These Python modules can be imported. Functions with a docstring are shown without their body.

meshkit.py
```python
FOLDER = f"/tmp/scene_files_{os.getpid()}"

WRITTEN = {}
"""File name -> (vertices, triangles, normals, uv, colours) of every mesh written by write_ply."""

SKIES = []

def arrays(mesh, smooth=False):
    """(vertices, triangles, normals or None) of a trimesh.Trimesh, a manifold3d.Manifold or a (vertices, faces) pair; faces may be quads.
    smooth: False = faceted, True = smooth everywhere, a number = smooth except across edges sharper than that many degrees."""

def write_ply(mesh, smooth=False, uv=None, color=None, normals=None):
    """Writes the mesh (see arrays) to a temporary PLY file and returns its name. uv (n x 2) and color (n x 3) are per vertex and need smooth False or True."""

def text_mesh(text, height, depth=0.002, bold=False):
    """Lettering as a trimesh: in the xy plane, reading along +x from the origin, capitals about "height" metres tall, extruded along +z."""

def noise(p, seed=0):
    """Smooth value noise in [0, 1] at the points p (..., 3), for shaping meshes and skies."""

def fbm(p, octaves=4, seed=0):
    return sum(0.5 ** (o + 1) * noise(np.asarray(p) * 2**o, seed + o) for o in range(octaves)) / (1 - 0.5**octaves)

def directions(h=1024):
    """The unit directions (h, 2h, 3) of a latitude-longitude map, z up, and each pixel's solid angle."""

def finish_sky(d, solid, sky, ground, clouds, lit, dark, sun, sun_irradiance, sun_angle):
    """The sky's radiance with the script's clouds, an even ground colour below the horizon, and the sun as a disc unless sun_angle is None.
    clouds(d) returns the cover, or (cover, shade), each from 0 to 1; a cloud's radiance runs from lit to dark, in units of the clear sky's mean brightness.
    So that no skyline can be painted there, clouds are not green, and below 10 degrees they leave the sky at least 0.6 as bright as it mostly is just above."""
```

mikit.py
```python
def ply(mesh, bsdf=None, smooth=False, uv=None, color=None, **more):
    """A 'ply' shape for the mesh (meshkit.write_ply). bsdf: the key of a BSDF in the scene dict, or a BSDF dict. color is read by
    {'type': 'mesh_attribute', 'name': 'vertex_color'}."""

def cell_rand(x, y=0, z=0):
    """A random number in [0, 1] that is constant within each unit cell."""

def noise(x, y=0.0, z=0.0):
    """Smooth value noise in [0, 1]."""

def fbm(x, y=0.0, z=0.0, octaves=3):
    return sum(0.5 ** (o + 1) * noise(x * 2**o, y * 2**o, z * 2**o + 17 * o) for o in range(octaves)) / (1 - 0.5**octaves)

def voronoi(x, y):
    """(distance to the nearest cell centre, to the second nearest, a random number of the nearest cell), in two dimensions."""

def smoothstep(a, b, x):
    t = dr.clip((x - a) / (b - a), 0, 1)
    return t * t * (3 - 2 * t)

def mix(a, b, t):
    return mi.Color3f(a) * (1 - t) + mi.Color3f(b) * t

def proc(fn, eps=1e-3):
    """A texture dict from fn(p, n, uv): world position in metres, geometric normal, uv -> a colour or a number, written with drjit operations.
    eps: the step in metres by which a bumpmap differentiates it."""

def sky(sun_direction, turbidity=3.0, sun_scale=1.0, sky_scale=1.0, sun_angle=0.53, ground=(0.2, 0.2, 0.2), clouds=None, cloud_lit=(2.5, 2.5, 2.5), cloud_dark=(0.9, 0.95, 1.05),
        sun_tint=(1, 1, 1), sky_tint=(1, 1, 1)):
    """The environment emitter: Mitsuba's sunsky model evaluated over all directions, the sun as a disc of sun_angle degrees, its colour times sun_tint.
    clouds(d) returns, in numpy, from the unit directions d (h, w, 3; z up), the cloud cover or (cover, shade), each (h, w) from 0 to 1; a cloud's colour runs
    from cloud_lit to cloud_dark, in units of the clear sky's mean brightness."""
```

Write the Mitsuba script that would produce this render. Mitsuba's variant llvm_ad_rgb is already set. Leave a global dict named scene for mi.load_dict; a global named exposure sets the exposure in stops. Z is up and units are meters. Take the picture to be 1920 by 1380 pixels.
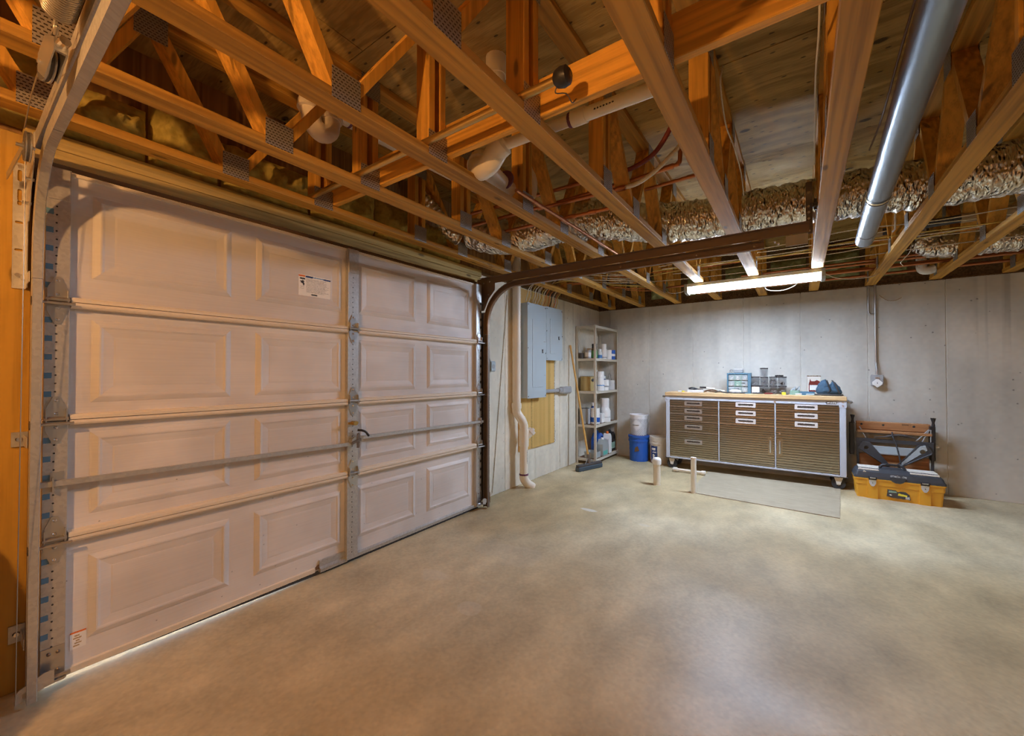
import math, random
import numpy as np
import trimesh
import mitsuba as mi
import drjit as dr
import mikit, meshkit
from mikit import noise, fbm, voronoi, smoothstep, mix, cell_rand

T = mi.ScalarTransform4f
R = random.Random(7)
scene, labels = {}, {}
exposure = 1.32

# ------------------------------------------------------------------ camera, sky, lights
CAM_H, CAM_YAW, CAM_PITCH = 1.375, math.radians(35.39), math.radians(0.717)
_d = [-math.sin(CAM_YAW) * math.cos(CAM_PITCH), math.cos(CAM_YAW) * math.cos(CAM_PITCH), math.sin(CAM_PITCH)]
scene['camera'] = {'type': 'perspective', 'fov': 2 * math.degrees(math.atan(960 / 759.6)), 'fov_axis': 'x', 'near_clip': 0.05, 'far_clip': 200.0,
                   'to_world': T().look_at(origin=[0, 0, CAM_H], target=[_d[0], _d[1], CAM_H + _d[2]], up=[0, 0, 1])}
scene['sky'] = {**mikit.sky([-0.5, 0.6, 0.6], turbidity=4.0, sky_scale=6.0, sun_scale=2.0), 'sampling_weight': 0.25}
BULB_POS, BULB_RAD = (-0.90, -1.02, 2.275), (1241.0, 620.0, 211.0)      # warm lamp hanging behind the camera
TUBE_RAD = (43.0, 53.5, 70.0)                                        # fluorescent lens over the back of the room
SIDE_RAD = (6.0, 6.4, 6.2)                                       # the second fitting, right of the picture

# ------------------------------------------------------------------ helpers
def key_for(name, parent=None):
    base = name if parent is None else parent + '__' + name
    k, i = base, 0
    while k in scene or k in labels:
        i += 1
        k = '%s_%03d' % (base, i)
    return k

def thing(name, label, category, group=None):
    k = key_for(name)
    labels[k] = {'label': label, 'category': category}
    if group: labels[k]['group'] = group
    return k

def structure(name, label=None):
    k = key_for(name)
    labels[k] = {'kind': 'structure'}
    if label: labels[k]['label'] = label
    return k

def shape(mesh, m, smooth=False, **kw):
    return mikit.ply(mesh, m, smooth=smooth, **kw)

def put(name, mesh, m, parent=None, smooth=False, label=None, to_world=None, **kw):
    k = key_for(name, parent)
    d = mesh if isinstance(mesh, dict) else shape(mesh, m, smooth, **kw)
    if to_world is not None: d = {**d, 'to_world': to_world}
    scene[k] = d
    if label: labels[k] = {'label': label}
    return k

def solo(name, mesh, m, label, category, smooth=False, group=None, to_world=None, kind=None):
    k = key_for(name)
    d = mesh if isinstance(mesh, dict) else shape(mesh, m, smooth)
    if to_world is not None: d = {**d, 'to_world': to_world}
    scene[k] = d
    labels[k] = {'label': label, 'category': category}
    if group: labels[k]['group'] = group
    if kind: labels[k]['kind'] = kind
    return k

def cat(*ms):
    return trimesh.util.concatenate([m for m in ms])

def hull(p):
    return trimesh.convex.convex_hull(np.asarray(p, float))

def box(x0, x1, y0, y1, z0, z1, b=0.0):
    lo, hi = np.minimum([x0, y0, z0], [x1, y1, z1]), np.maximum([x0, y0, z0], [x1, y1, z1])
    if b <= 0:
        m = trimesh.creation.box(extents=hi - lo); m.apply_translation((lo + hi) / 2); return m
    b = min(b, 0.45 * (hi - lo).min())
    v, p = [lo, hi], []
    for i in (0, 1):
        for j in (0, 1):
            for k in (0, 1):
                c = np.array([v[i][0], v[j][1], v[k][2]]); s = np.array([1 - 2 * i, 1 - 2 * j, 1 - 2 * k]) * b
                p += [c + s * [0, 1, 1], c + s * [1, 0, 1], c + s * [1, 1, 0]]
    return hull(p)

def beam(p0, p1, w, h, side=(1, 0, 0), b=0.0):
    """bar from p0 to p1: w wide along `side`, h thick across it"""
    p0, p1 = np.array(p0, float), np.array(p1, float)
    L = np.linalg.norm(p1 - p0); u = (p1 - p0) / L
    s = np.array(side, float); s -= u * (s @ u); s /= np.linalg.norm(s); t = np.cross(u, s)
    m = box(-w / 2, w / 2, -h / 2, h / 2, 0, L, b)
    M = np.eye(4); M[:3, 0], M[:3, 1], M[:3, 2], M[:3, 3] = s, t, u, p0
    if np.linalg.det(M[:3, :3]) < 0: M[:3, 1] *= -1
    m.apply_transform(M)
    return m

def cyl(p0, p1, r, n=16, r1=None):
    return tube([p0, p1], [r, r if r1 is None else r1], n)

def tube(pts, r, n=10, caps=True):
    p = np.asarray(pts, float)
    rr = np.broadcast_to(np.asarray(r, float), (len(p),))
    t = np.gradient(p, axis=0); ln = np.linalg.norm(t, axis=1, keepdims=True)
    for i in np.nonzero(ln[:, 0] < 1e-9)[0]: t[i] = t[i + 1] if i + 1 < len(p) else t[i - 1]
    t /= np.linalg.norm(t, axis=1, keepdims=True)
    a0 = np.array([0, 0, 1.0]) if abs(t[0][2]) < 0.9 else np.array([1.0, 0, 0])
    A = []
    for i in range(len(p)):
        a0 = a0 - t[i] * (a0 @ t[i]); a0 = a0 / np.linalg.norm(a0); A.append(a0)
    A = np.array(A); B = np.cross(t, A)
    g = np.arange(n) * 2 * np.pi / n
    v = (p[:, None] + rr[:, None, None] * (np.cos(g)[None, :, None] * A[:, None] + np.sin(g)[None, :, None] * B[:, None])).reshape(-1, 3)
    i, j = np.meshgrid(np.arange(len(p) - 1), np.arange(n), indexing='ij')
    q = np.stack([i * n + j, i * n + (j + 1) % n, (i + 1) * n + (j + 1) % n, (i + 1) * n + j], -1).reshape(-1, 4)
    f = np.vstack([q[:, [0, 1, 2]], q[:, [0, 2, 3]]])
    if caps:
        c = len(v); v = np.vstack([v, p[:1], p[-1:]]); k = np.arange(n); e = (len(p) - 1) * n
        f = np.vstack([f, np.stack([k * 0 + c, (k + 1) % n, k], 1), np.stack([k * 0 + c + 1, e + k, e + (k + 1) % n], 1)])
    return trimesh.Trimesh(v, f, process=False)

def spline(pts, n=8):
    """Catmull-Rom through the points"""
    p = np.asarray(pts, float); p = np.vstack([2 * p[0] - p[1], p, 2 * p[-1] - p[-2]])
    out = []
    for i in range(1, len(p) - 2):
        for t in np.arange(n) / n:
            a, b, c, d = p[i - 1:i + 3]
            out.append(0.5 * (2 * b + (c - a) * t + (2 * a - 5 * b + 4 * c - d) * t**2 + (3 * b - a - 3 * c + d) * t**3))
    return np.array(out + [p[-2]])

def lathe(prof, n=24, at=(0, 0, 0)):
    """profile of (radius, z) turned about z; closed by its ends"""
    pr = np.array(prof, float)
    g = np.arange(n) * 2 * np.pi / n
    v = np.stack([pr[:, None, 0] * np.cos(g), pr[:, None, 0] * np.sin(g), pr[:, None, 1] + 0 * g], -1).reshape(-1, 3)
    i, j = np.meshgrid(np.arange(len(pr) - 1), np.arange(n), indexing='ij')
    q = np.stack([i * n + j, i * n + (j + 1) % n, (i + 1) * n + (j + 1) % n, (i + 1) * n + j], -1).reshape(-1, 4)
    f = np.vstack([q[:, [0, 1, 2]], q[:, [0, 2, 3]]])
    c = len(v); v = np.vstack([v, [[0, 0, pr[0, 1]], [0, 0, pr[-1, 1]]]]); k = np.arange(n); e = (len(pr) - 1) * n
    f = np.vstack([f, np.stack([k * 0 + c, (k + 1) % n, k], 1), np.stack([k * 0 + c + 1, e + k, e + (k + 1) % n], 1)])
    m = trimesh.Trimesh(v + np.array(at), f, process=False)
    return m

def prism(poly, axis, a0, a1):
    """a convex or concave outline extruded along an axis; outline in the other two axes in the order x,y,z"""
    from shapely.geometry import Polygon
    pg = poly if hasattr(poly, 'exterior') else Polygon(poly)
    m = trimesh.creation.extrude_polygon(pg, abs(a1 - a0), engine='earcut')
    v = np.array(m.vertices); lo = min(a0, a1)
    o = np.empty_like(v)
    if axis == 'x': o[:, 1], o[:, 2], o[:, 0] = v[:, 0], v[:, 1], v[:, 2] + lo
    elif axis == 'y': o[:, 0], o[:, 2], o[:, 1] = v[:, 0], v[:, 1], v[:, 2] + lo
    else: o = v + [0, 0, lo]
    m = trimesh.Trimesh(o, m.faces, process=False)
    if m.volume < 0: m.invert()
    return m

def rbox(x0, x1, y0, y1, r, n=4):
    """rounded rectangle outline"""
    from shapely.geometry import box as sbox
    r = min(r, 0.49 * min(abs(x1 - x0), abs(y1 - y0)))
    return sbox(x0 + r, y0 + r, x1 - r, y1 - r).buffer(r, quad_segs=n)

def text_on(text, height, origin, right, up, depth=0.0015, bold=False):
    m = meshkit.text_mesh(text, height, depth, bold)
    r_, u_ = np.array(right, float), np.array(up, float)
    M = np.eye(4); M[:3, 0], M[:3, 1], M[:3, 2], M[:3, 3] = r_, u_, np.cross(r_, u_), origin
    m.apply_transform(M); return m

# ------------------------------------------------------------------ materials
def mat(name, color, rough=0.5, metal=0.0, bump=None, bscale=0.002, spec=0.5, **kw):
    col = {'type': 'rgb', 'value': list(color)} if isinstance(color, (tuple, list)) else color
    b = {'type': 'principled', 'base_color': col, 'roughness': rough, 'metallic': metal, **kw}
    if not metal: b['specular'] = spec
    if bump is not None: b = {'type': 'bumpmap', 'arbitrary': bump, 'scale': bscale, 'bsdf': b}
    scene['m_' + name] = {'type': 'twosided', 'bsdf': b}

def M(name): return 'm_' + name

def wood_fn(ax, dark, light, seed=0.0, knots=True):
    o = [i for i in range(3) if i != ax]
    def f(p, n, uv):
        q = [p.x, p.y, p.z]
        u, a, b = q[ax], q[o[0]], q[o[1]]
        w = noise(u * 0.9 + seed, a * 6, b * 6) * 1.6
        g = noise(a * 70 + w * 3, b * 70 + w * 2, u * 1.3 + seed)
        h = noise(a * 260, b * 260, u * 7)
        big = noise(u * 1.7 + seed, a * 9 + 3, b * 9)
        t = dr.clip(0.55 * g + 0.2 * h + 0.35 * big, 0, 1)
        c = mix(dark, light, smoothstep(0.2, 0.85, t))
        if knots:
            d1, d2, k = voronoi(u * 2.6 + seed, (a + b) * 8.0)
            c = c * (1 - 0.55 * smoothstep(0.13, 0.05, d1) * dr.select(k > 0.72, 1.0, 0.0))
        return c
    return mikit.proc(f)

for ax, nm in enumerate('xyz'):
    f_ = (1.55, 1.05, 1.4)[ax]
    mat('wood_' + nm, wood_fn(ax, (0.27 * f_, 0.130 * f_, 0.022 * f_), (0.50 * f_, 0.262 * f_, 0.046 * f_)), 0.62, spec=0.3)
    mat('woodb_' + nm, wood_fn(ax, (0.18, 0.09, 0.03), (0.36, 0.20, 0.07), 5.3), 0.62, spec=0.3)
mat('treated', wood_fn(1, (0.30, 0.20, 0.055), (0.56, 0.40, 0.13), 2.2), 0.65, spec=0.3)
mat('jamb', wood_fn(2, (0.38, 0.20, 0.030), (0.54, 0.31, 0.055), 9.1), 0.6, spec=0.3)
mat('darkwood', wood_fn(1, (0.10, 0.06, 0.03), (0.22, 0.14, 0.07), 1.1, False), 0.8, spec=0.2)

def ply_fn(a, b, s):
    def f(p, n, uv):
        w = noise(p.x * 2.3 + s, p.y * 7) * 2.0
        g = noise(p.x * 3 + s, p.y * 28 + w * 3)
        h = noise(p.x * 22, p.y * 190 + s)
        c = mix(a, b, smoothstep(0.15, 0.9, 0.65 * g + 0.35 * h))
        d1, d2, k = voronoi(p.x * 2.0 + s, p.y * 3.4)
        c = c * (1 - 0.75 * smoothstep(0.085, 0.045, d1) * dr.select(k > 0.5, 1.0, 0.0))
        e1, e2, kk = voronoi(p.x * 6 + s, p.y * 13)
        return c * (1 - 0.7 * smoothstep(0.10, 0.05, e1) * dr.select(kk > 0.45, 1.0, 0.0))
    return mikit.proc(f)
mat('ply_a', ply_fn((0.26, 0.16, 0.04), (0.44, 0.30, 0.10), 0.3), 0.7, spec=0.25)
mat('ply_b', ply_fn((0.29, 0.18, 0.05), (0.47, 0.33, 0.12), 4.7), 0.7, spec=0.25)
mat('ply_wall', ply_fn((0.50, 0.31, 0.09), (0.66, 0.43, 0.15), 2.7), 0.6, spec=0.3)

def conc_fn(base, warm, seed):
    def f(p, n, uv):
        h = p.x + p.y
        m1 = fbm(h * 1.4 + seed, p.z * 1.1, 0.0, 4)
        m2 = noise(h * 11 + seed, p.z * 1.6)
        m3 = fbm(h * 30, p.z * 30, seed, 2)
        c = mix(base, warm, smoothstep(0.35, 0.75, m1))
        c = c * (0.86 + 0.16 * m2 + 0.14 * m3)
        st = smoothstep(0.62, 0.85, noise(h * 26 + seed, 0.3)) * smoothstep(1.55, 2.2, p.z + 0.5 * noise(h * 26, 7.0)) * smoothstep(0.42, 0.62, noise(h * 1.1 + seed, 4.0))
        c = c * (1 - 0.22 * st)
        d1, d2, k = voronoi(h * 8 + seed, p.z * 8)
        return c * (1 - 0.6 * smoothstep(0.02 + 0.09 * (k - 0.86) / 0.14, 0.01, d1) * dr.select(k > 0.86, 1.0, 0.0))
    return mikit.proc(f)
def conc_bump(p, n, uv):
    return fbm((p.x + p.y) * 14, p.z * 14, 0.0, 3)
mat('conc_back', conc_fn((0.53, 0.515, 0.465), (0.64, 0.62, 0.555), 1.7), 0.85, bump=mikit.proc(conc_bump), bscale=0.004, spec=0.2)
mat('conc_left', conc_fn((0.62, 0.585, 0.49), (0.76, 0.70, 0.58), 8.2), 0.85, bump=mikit.proc(conc_bump), bscale=0.004, spec=0.2)

def floor_col(p, n, uv):
    m1 = fbm(p.x * 0.9 + 3.1, p.y * 0.9, 0.0, 4)
    m2 = fbm(p.x * 5 + 1.3, p.y * 3.0, 2.0, 3)
    m3 = fbm(p.x * 60, p.y * 60, 0.0, 2)
    c = mix((0.40, 0.315, 0.18), (0.51, 0.435, 0.285), smoothstep(0.30, 0.70, m1))
    c = c * (0.62 + 0.56 * m2 + 0.20 * m3)
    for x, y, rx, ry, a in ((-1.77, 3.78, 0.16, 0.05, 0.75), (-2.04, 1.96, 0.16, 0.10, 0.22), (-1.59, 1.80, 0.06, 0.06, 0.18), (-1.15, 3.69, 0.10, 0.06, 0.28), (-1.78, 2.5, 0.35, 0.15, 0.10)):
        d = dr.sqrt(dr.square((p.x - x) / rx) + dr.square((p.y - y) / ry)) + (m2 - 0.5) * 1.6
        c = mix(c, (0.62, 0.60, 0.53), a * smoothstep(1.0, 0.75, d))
    return c
mat('floor', mikit.proc(floor_col), mikit.proc(lambda p, n, uv: 0.42 + 0.2 * noise(p.x * 3, p.y * 3)), bump=mikit.proc(lambda p, n, uv: fbm(p.x * 9, p.y * 9, 0.0, 3)), bscale=0.001, spec=0.35)

def plate_fn(p, n, uv):
    row = dr.floor(p.z / 0.0125)
    fy = p.y / 0.0155 + 0.5 * (row - 2 * dr.floor(row * 0.5)); fy = fy - dr.floor(fy)
    fz = p.z / 0.0125 - row
    slot = smoothstep(0.36, 0.26, dr.abs(fy - 0.5)) * smoothstep(0.24, 0.14, dr.abs(fz - 0.5))
    return mix((0.36, 0.33, 0.30), (0.06, 0.045, 0.035), slot)
mat('plate', mikit.proc(plate_fn), 0.45, 0.55)
def galv_fn(p, n, uv):
    d1, d2, k = voronoi((p.x + p.y) * 90, p.z * 90 + p.x * 40)
    return mix((0.47, 0.47, 0.465), (0.55, 0.55, 0.54), k)
mat('galv', mikit.proc(galv_fn), 0.42, 0.65)
mat('galv_smooth', (0.50, 0.51, 0.52), 0.30, 0.85)
mat('vent_steel', (0.26, 0.29, 0.32), 0.28, 0.85)
mat('steel_dark', (0.17, 0.14, 0.12), 0.45, 0.6)
mat('track_brown', (0.20, 0.135, 0.09), 0.42, 0.45)
mat('foil', mikit.proc(lambda p, n, uv: mix((0.74, 0.66, 0.54), (0.93, 0.90, 0.82), noise(p.x * 30, p.y * 30, p.z * 30))), 0.16, 0.95, bump=mikit.proc(lambda p, n, uv: fbm(p.x * 60, p.y * 30, p.z * 30, 2)), bscale=0.022)
mat('insulation', mikit.proc(lambda p, n, uv: mix((0.28, 0.21, 0.04), (0.62, 0.50, 0.15), fbm(p.y * 40 + p.x * 30, p.z * 40, p.x * 25, 3))), 0.95, spec=0.1)
mat('insulation_g', mikit.proc(lambda p, n, uv: mix((0.18, 0.20, 0.08), (0.45, 0.50, 0.26), fbm(p.x * 20, p.z * 20, 0.0, 3))), 0.95, spec=0.1)
def door_fn(p, n, uv):
    g = noise(p.y * 5, p.z * 240)
    m = fbm(p.y * 3.0, p.z * 3.0, 0.0, 3)
    c = mix((0.585, 0.56, 0.545), (0.685, 0.66, 0.645), smoothstep(0.3, 0.7, m)) * (0.97 + 0.05 * g)
    d1, d2, k = voronoi(p.y * 14, p.z * 14)
    spots = smoothstep(0.07, 0.02, d1) * dr.select(k > 0.86 + 0.10 * p.z, 1.0, 0.0)
    return c * (1 - 0.45 * spots)
mat('door', mikit.proc(door_fn), 0.48, bump=mikit.proc(lambda p, n, uv: noise(p.y * 9, p.z * 260)), bscale=0.0006, spec=0.4)
mat('door_edge', (0.70, 0.63, 0.52), 0.5, spec=0.4)
mat('door_back', (0.5, 0.5, 0.48), 0.6)
P_ = {  # plain colours
 'white': ((0.78, 0.78, 0.76), 0.45), 'white_gloss': ((0.80, 0.80, 0.79), 0.25), 'pvc': ((0.74, 0.68, 0.57), 0.35), 'cream': ((0.66, 0.62, 0.54), 0.5), 'black': ((0.018, 0.018, 0.02), 0.4), 'black_matt': ((0.025, 0.024, 0.024), 0.8),
 'dark': ((0.06, 0.055, 0.055), 0.5), 'rubber': ((0.03, 0.03, 0.032), 0.7), 'grey_blue': ((0.40, 0.47, 0.51), 0.38), 'grey': ((0.33, 0.34, 0.35), 0.45), 'dark_grey': ((0.045, 0.049, 0.058), 0.45), 'slate': ((0.05, 0.075, 0.095), 0.6),
 'blue': ((0.02, 0.10, 0.42), 0.35), 'navy': ((0.03, 0.06, 0.20), 0.4), 'blue_light': ((0.10, 0.26, 0.56), 0.4), 'film_blue': ((0.10, 0.22, 0.34), 0.5), 'teal_blue': ((0.085, 0.19, 0.27), 0.4), 'bag_blue': ((0.05, 0.10, 0.155), 0.85),
 'yellow': ((0.72, 0.36, 0.03), 0.38), 'yellow_bright': ((0.80, 0.68, 0.06), 0.4), 'orange': ((0.72, 0.17, 0.03), 0.5), 'red_dark': ((0.16, 0.022, 0.018), 0.45), 'red': ((0.42, 0.03, 0.02), 0.35),
 'green': ((0.12, 0.35, 0.12), 0.4), 'green_pale': ((0.25, 0.40, 0.32), 0.4), 'teal': ((0.12, 0.45, 0.38), 0.35), 'brown': ((0.14, 0.075, 0.035), 0.55), 'cable_white': ((0.70, 0.66, 0.55), 0.5), 'cable_yellow': ((0.62, 0.48, 0.13), 0.5), 'cable_orange': ((0.62, 0.20, 0.05), 0.5),
 'primer': ((0.14, 0.05, 0.10), 0.5), 'tag': ((0.85, 0.84, 0.80), 0.5), 'bench_frame': ((0.50, 0.53, 0.60), 0.35), 'shelf': ((0.52, 0.48, 0.40), 0.5), 'gold_can': ((0.40, 0.30, 0.12), 0.4), 'tan': ((0.40, 0.30, 0.18), 0.6), 'silver_lid': ((0.55, 0.55, 0.54), 0.35),
}
for k_, (c_, r_) in P_.items(): mat(k_, c_, r_)
mat('brass', (0.62, 0.43, 0.16), 0.28, 0.9)
mat('copper', (0.50, 0.20, 0.09), 0.34, 0.85)
mat('chrome', (0.72, 0.72, 0.72), 0.22, 0.95)
mat('spring', (0.36, 0.33, 0.29), 0.4, 0.8)
mat('stainless', (0.36, 0.32, 0.25), 0.20, 0.95)
mat('pull_metal', (0.74, 0.74, 0.75), 0.35, 0.35)
mat('clearpl', (0.36, 0.39, 0.39), 0.15, spec=0.5)
scene['m_clear'] = {'type': 'thindielectric', 'int_ior': 1.5, 'specular_transmittance': {'type': 'rgb', 'value': [0.70, 0.71, 0.74]}}
mat('butcher', wood_fn(0, (0.52, 0.33, 0.15), (0.74, 0.52, 0.28), 3.3, False), 0.45)
mat('broom_wood', (0.56, 0.33, 0.09), 0.45)
mat('boards', wood_fn(0, (0.30, 0.13, 0.05), (0.46, 0.23, 0.10), 6.6, False), 0.55)
mat('cardboard', mikit.proc(lambda p, n, uv: mix((0.31, 0.255, 0.175), (0.38, 0.32, 0.225), fbm(p.x * 12, p.y * 30, 0.0, 3))), 0.85, spec=0.2)
# ------------------------------------------------------------------ the setting
WX, BY, TOP = -2.82, 6.58, 2.44          # left wall plane, back wall plane, top of the concrete
k = structure('floor', 'smooth stained concrete garage floor'); scene[k] = shape(prism([(-2.74, 0.228), (-2.74, 3.222), (-2.95, 3.222), (-2.95, 6.7), (4.1, 6.7), (4.1, -3.6), (-2.95, -3.6), (-2.95, 0.228)], 'z', -0.15, 0.0), M('floor'))
k = structure('driveway'); scene[k] = shape(box(-14, -2.745, -8, 12, -0.2, -0.012), M('white'))

k = structure('ceiling', 'plywood subfloor sheets laid over the floor trusses'); scene[k] = shape(box(-3.1, 4.2, -3.7, 6.9, 3.112, 3.16), M('darkwood'))
for r_, y0 in enumerate(np.arange(-3.6, 6.8, 1.22)):
    for x0 in np.arange(-3.1 - (1.22 if r_ % 2 else 0), 4.1, 2.44):
        dz = R.uniform(0, 0.004)
        put('panel', box(max(x0, -3.1) + 0.002, min(x0 + 2.438, 4.15), y0 + 0.003, y0 + 1.217, 3.09 - dz, 3.111), M('ply_a' if R.random() < 0.5 else 'ply_b'), 'ceiling')

def wall_panels(root, m, edges, fixed, axis, z1=TOP):
    """formed concrete: one panel per board of the formwork, joints recessed"""
    for a, b in zip(edges[:-1], edges[1:]):
        off = R.uniform(-0.0015, 0.0015)
        if axis == 'y': put('panel', box(a + 0.003, b - 0.003, fixed + off, fixed + 0.05, 0.0, z1, 0.003), m, root)
        else: put('panel', box(fixed - 0.05, fixed + off, a + 0.003, b - 0.003, 0.0, z1, 0.003), m, root)
k = structure('wall_back', 'pale formed concrete back wall with vertical joints'); scene[k] = shape(box(-3.1, 4.2, BY + 0.006, BY + 0.25, -0.1, TOP - 0.01), M('conc_back'))
wall_panels('wall_back', M('conc_back'), [-2.82, -2.63, -1.972, -1.318, -0.649, 0.011, 0.684, 1.353, 2.02, 2.69, 3.36, 4.1], BY, 'y')
k = structure('wall_left', 'cream formed concrete wall beside the garage door'); scene[k] = shape(cat(box(-3.05, WX - 0.006, 3.33, 6.8, -0.1, TOP - 0.01), box(-3.05, WX - 0.006, -3.7, -0.26, -0.1, TOP - 0.01)), M('conc_left'))
wall_panels('wall_left', M('conc_left'), [3.335, 3.828, 4.488, 5.158, 5.82, 6.58], WX, 'x')
wall_panels('wall_left', M('conc_left'), [-3.6, -2.9, -2.2, -1.5, -0.9, -0.27], WX, 'x')
k = structure('wall_right'); scene[k] = shape(box(4.05, 4.2, -3.7, 6.8, -0.1, 3.13), M('conc_back'))
k = structure('wall_front'); scene[k] = shape(box(-3.1, 4.2, -3.7, -3.55, -0.1, 3.13), M('conc_back'))
# rim boards that close the truss ends, sill plates, header and jambs
def trim(mesh, m, label=None):
    k = structure('trim_%d' % (1 + sum(1 for q in labels if q.startswith('trim_')))); scene[k] = shape(mesh, m)
    if label: labels[k]['label'] = label
    return k
trim(box(-3.1, 4.2, 6.64, 6.72, TOP - 0.02, 3.115), M('darkwood'), 'rim board above the back wall')
trim(box(-2.95, -2.86, -3.7, 6.72, TOP - 0.02, 3.115), M('woodb_z'), 'rim board above the garage door wall')
trim(box(-2.86, 4.1, BY + 0.002, 6.70, TOP, TOP + 0.012), M('darkwood'))
trim(box(-2.95, WX - 0.002, 3.34, BY, TOP, TOP + 0.038), M('darkwood'))
trim(box(-2.86, -2.77, 0.23, 3.32, 2.325, 2.40, 0.002), M('treated'), 'lower timber of the garage door header')
trim(box(-2.86, -2.772, 0.20, 3.34, 2.403, 2.472, 0.002), M('treated'), 'upper timber of the garage door header')
trim(box(-3.0, -2.735, 0.228, 3.222, 2.21, 2.324), M('darkwood'))
trim(box(-2.86, -2.77, 0.075, 0.226, 0.0, 2.42, 0.003), M('jamb'), 'orange timber jamb left of the garage door')
trim(box(-2.86, -2.772, -0.258, 0.071, 0.0, 2.42, 0.003), M('jamb'))
trim(box(-3.0, -2.735, 0.228, 0.275, 0.0, 2.32), M('darkwood'))
trim(box(-2.86, -2.795, 3.225, 3.328, 0.0, 2.40, 0.002), M('treated'), 'narrow timber jamb right of the garage door')
trim(box(-3.0, -2.735, 3.165, 3.222, 0.0, 2.32), M('darkwood'))
trim(box(-2.95, -2.86, -3.7, 0.3, 2.40, TOP + 0.03), M('darkwood'))

# ------------------------------------------------------------------ the garage door
DX = -2.68
k = structure('door_1', 'closed white sectional garage door with raised panels'); 
def panel_mesh(y0, y1, z0, z1):
    """pressed panel: rises to a ridge, falls again to a flat field"""
    rings = [(0, 0.0), (0.006, 0.004), (0.026, 0.013), (0.032, 0.013), (0.040, 0.009), (0.076, 0.0025), (0.082, 0.0035)]
    v, f = [], []
    for d, h in rings: v += [(DX + h, y0 + d, z0 + d), (DX + h, y1 - d, z0 + d), (DX + h, y1 - d, z1 - d), (DX + h, y0 + d, z1 - d)]
    for i in range(len(rings) - 1):
        for j in range(4):
            a, b = 4 * i + j, 4 * i + (j + 1) % 4
            f += [[a, b, b + 4], [a, b + 4, a + 4]]
    n = 4 * (len(rings) - 1); f += [[n, n + 1, n + 2], [n, n + 2, n + 3]]
    return trimesh.Trimesh(np.array(v), f, process=False)
SEAMS = [0.030, 0.648, 1.168, 1.690, 2.280]
PY = [(0.400, 0.966), (1.095, 1.660), (1.786, 2.345), (2.475, 3.040)]
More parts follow.
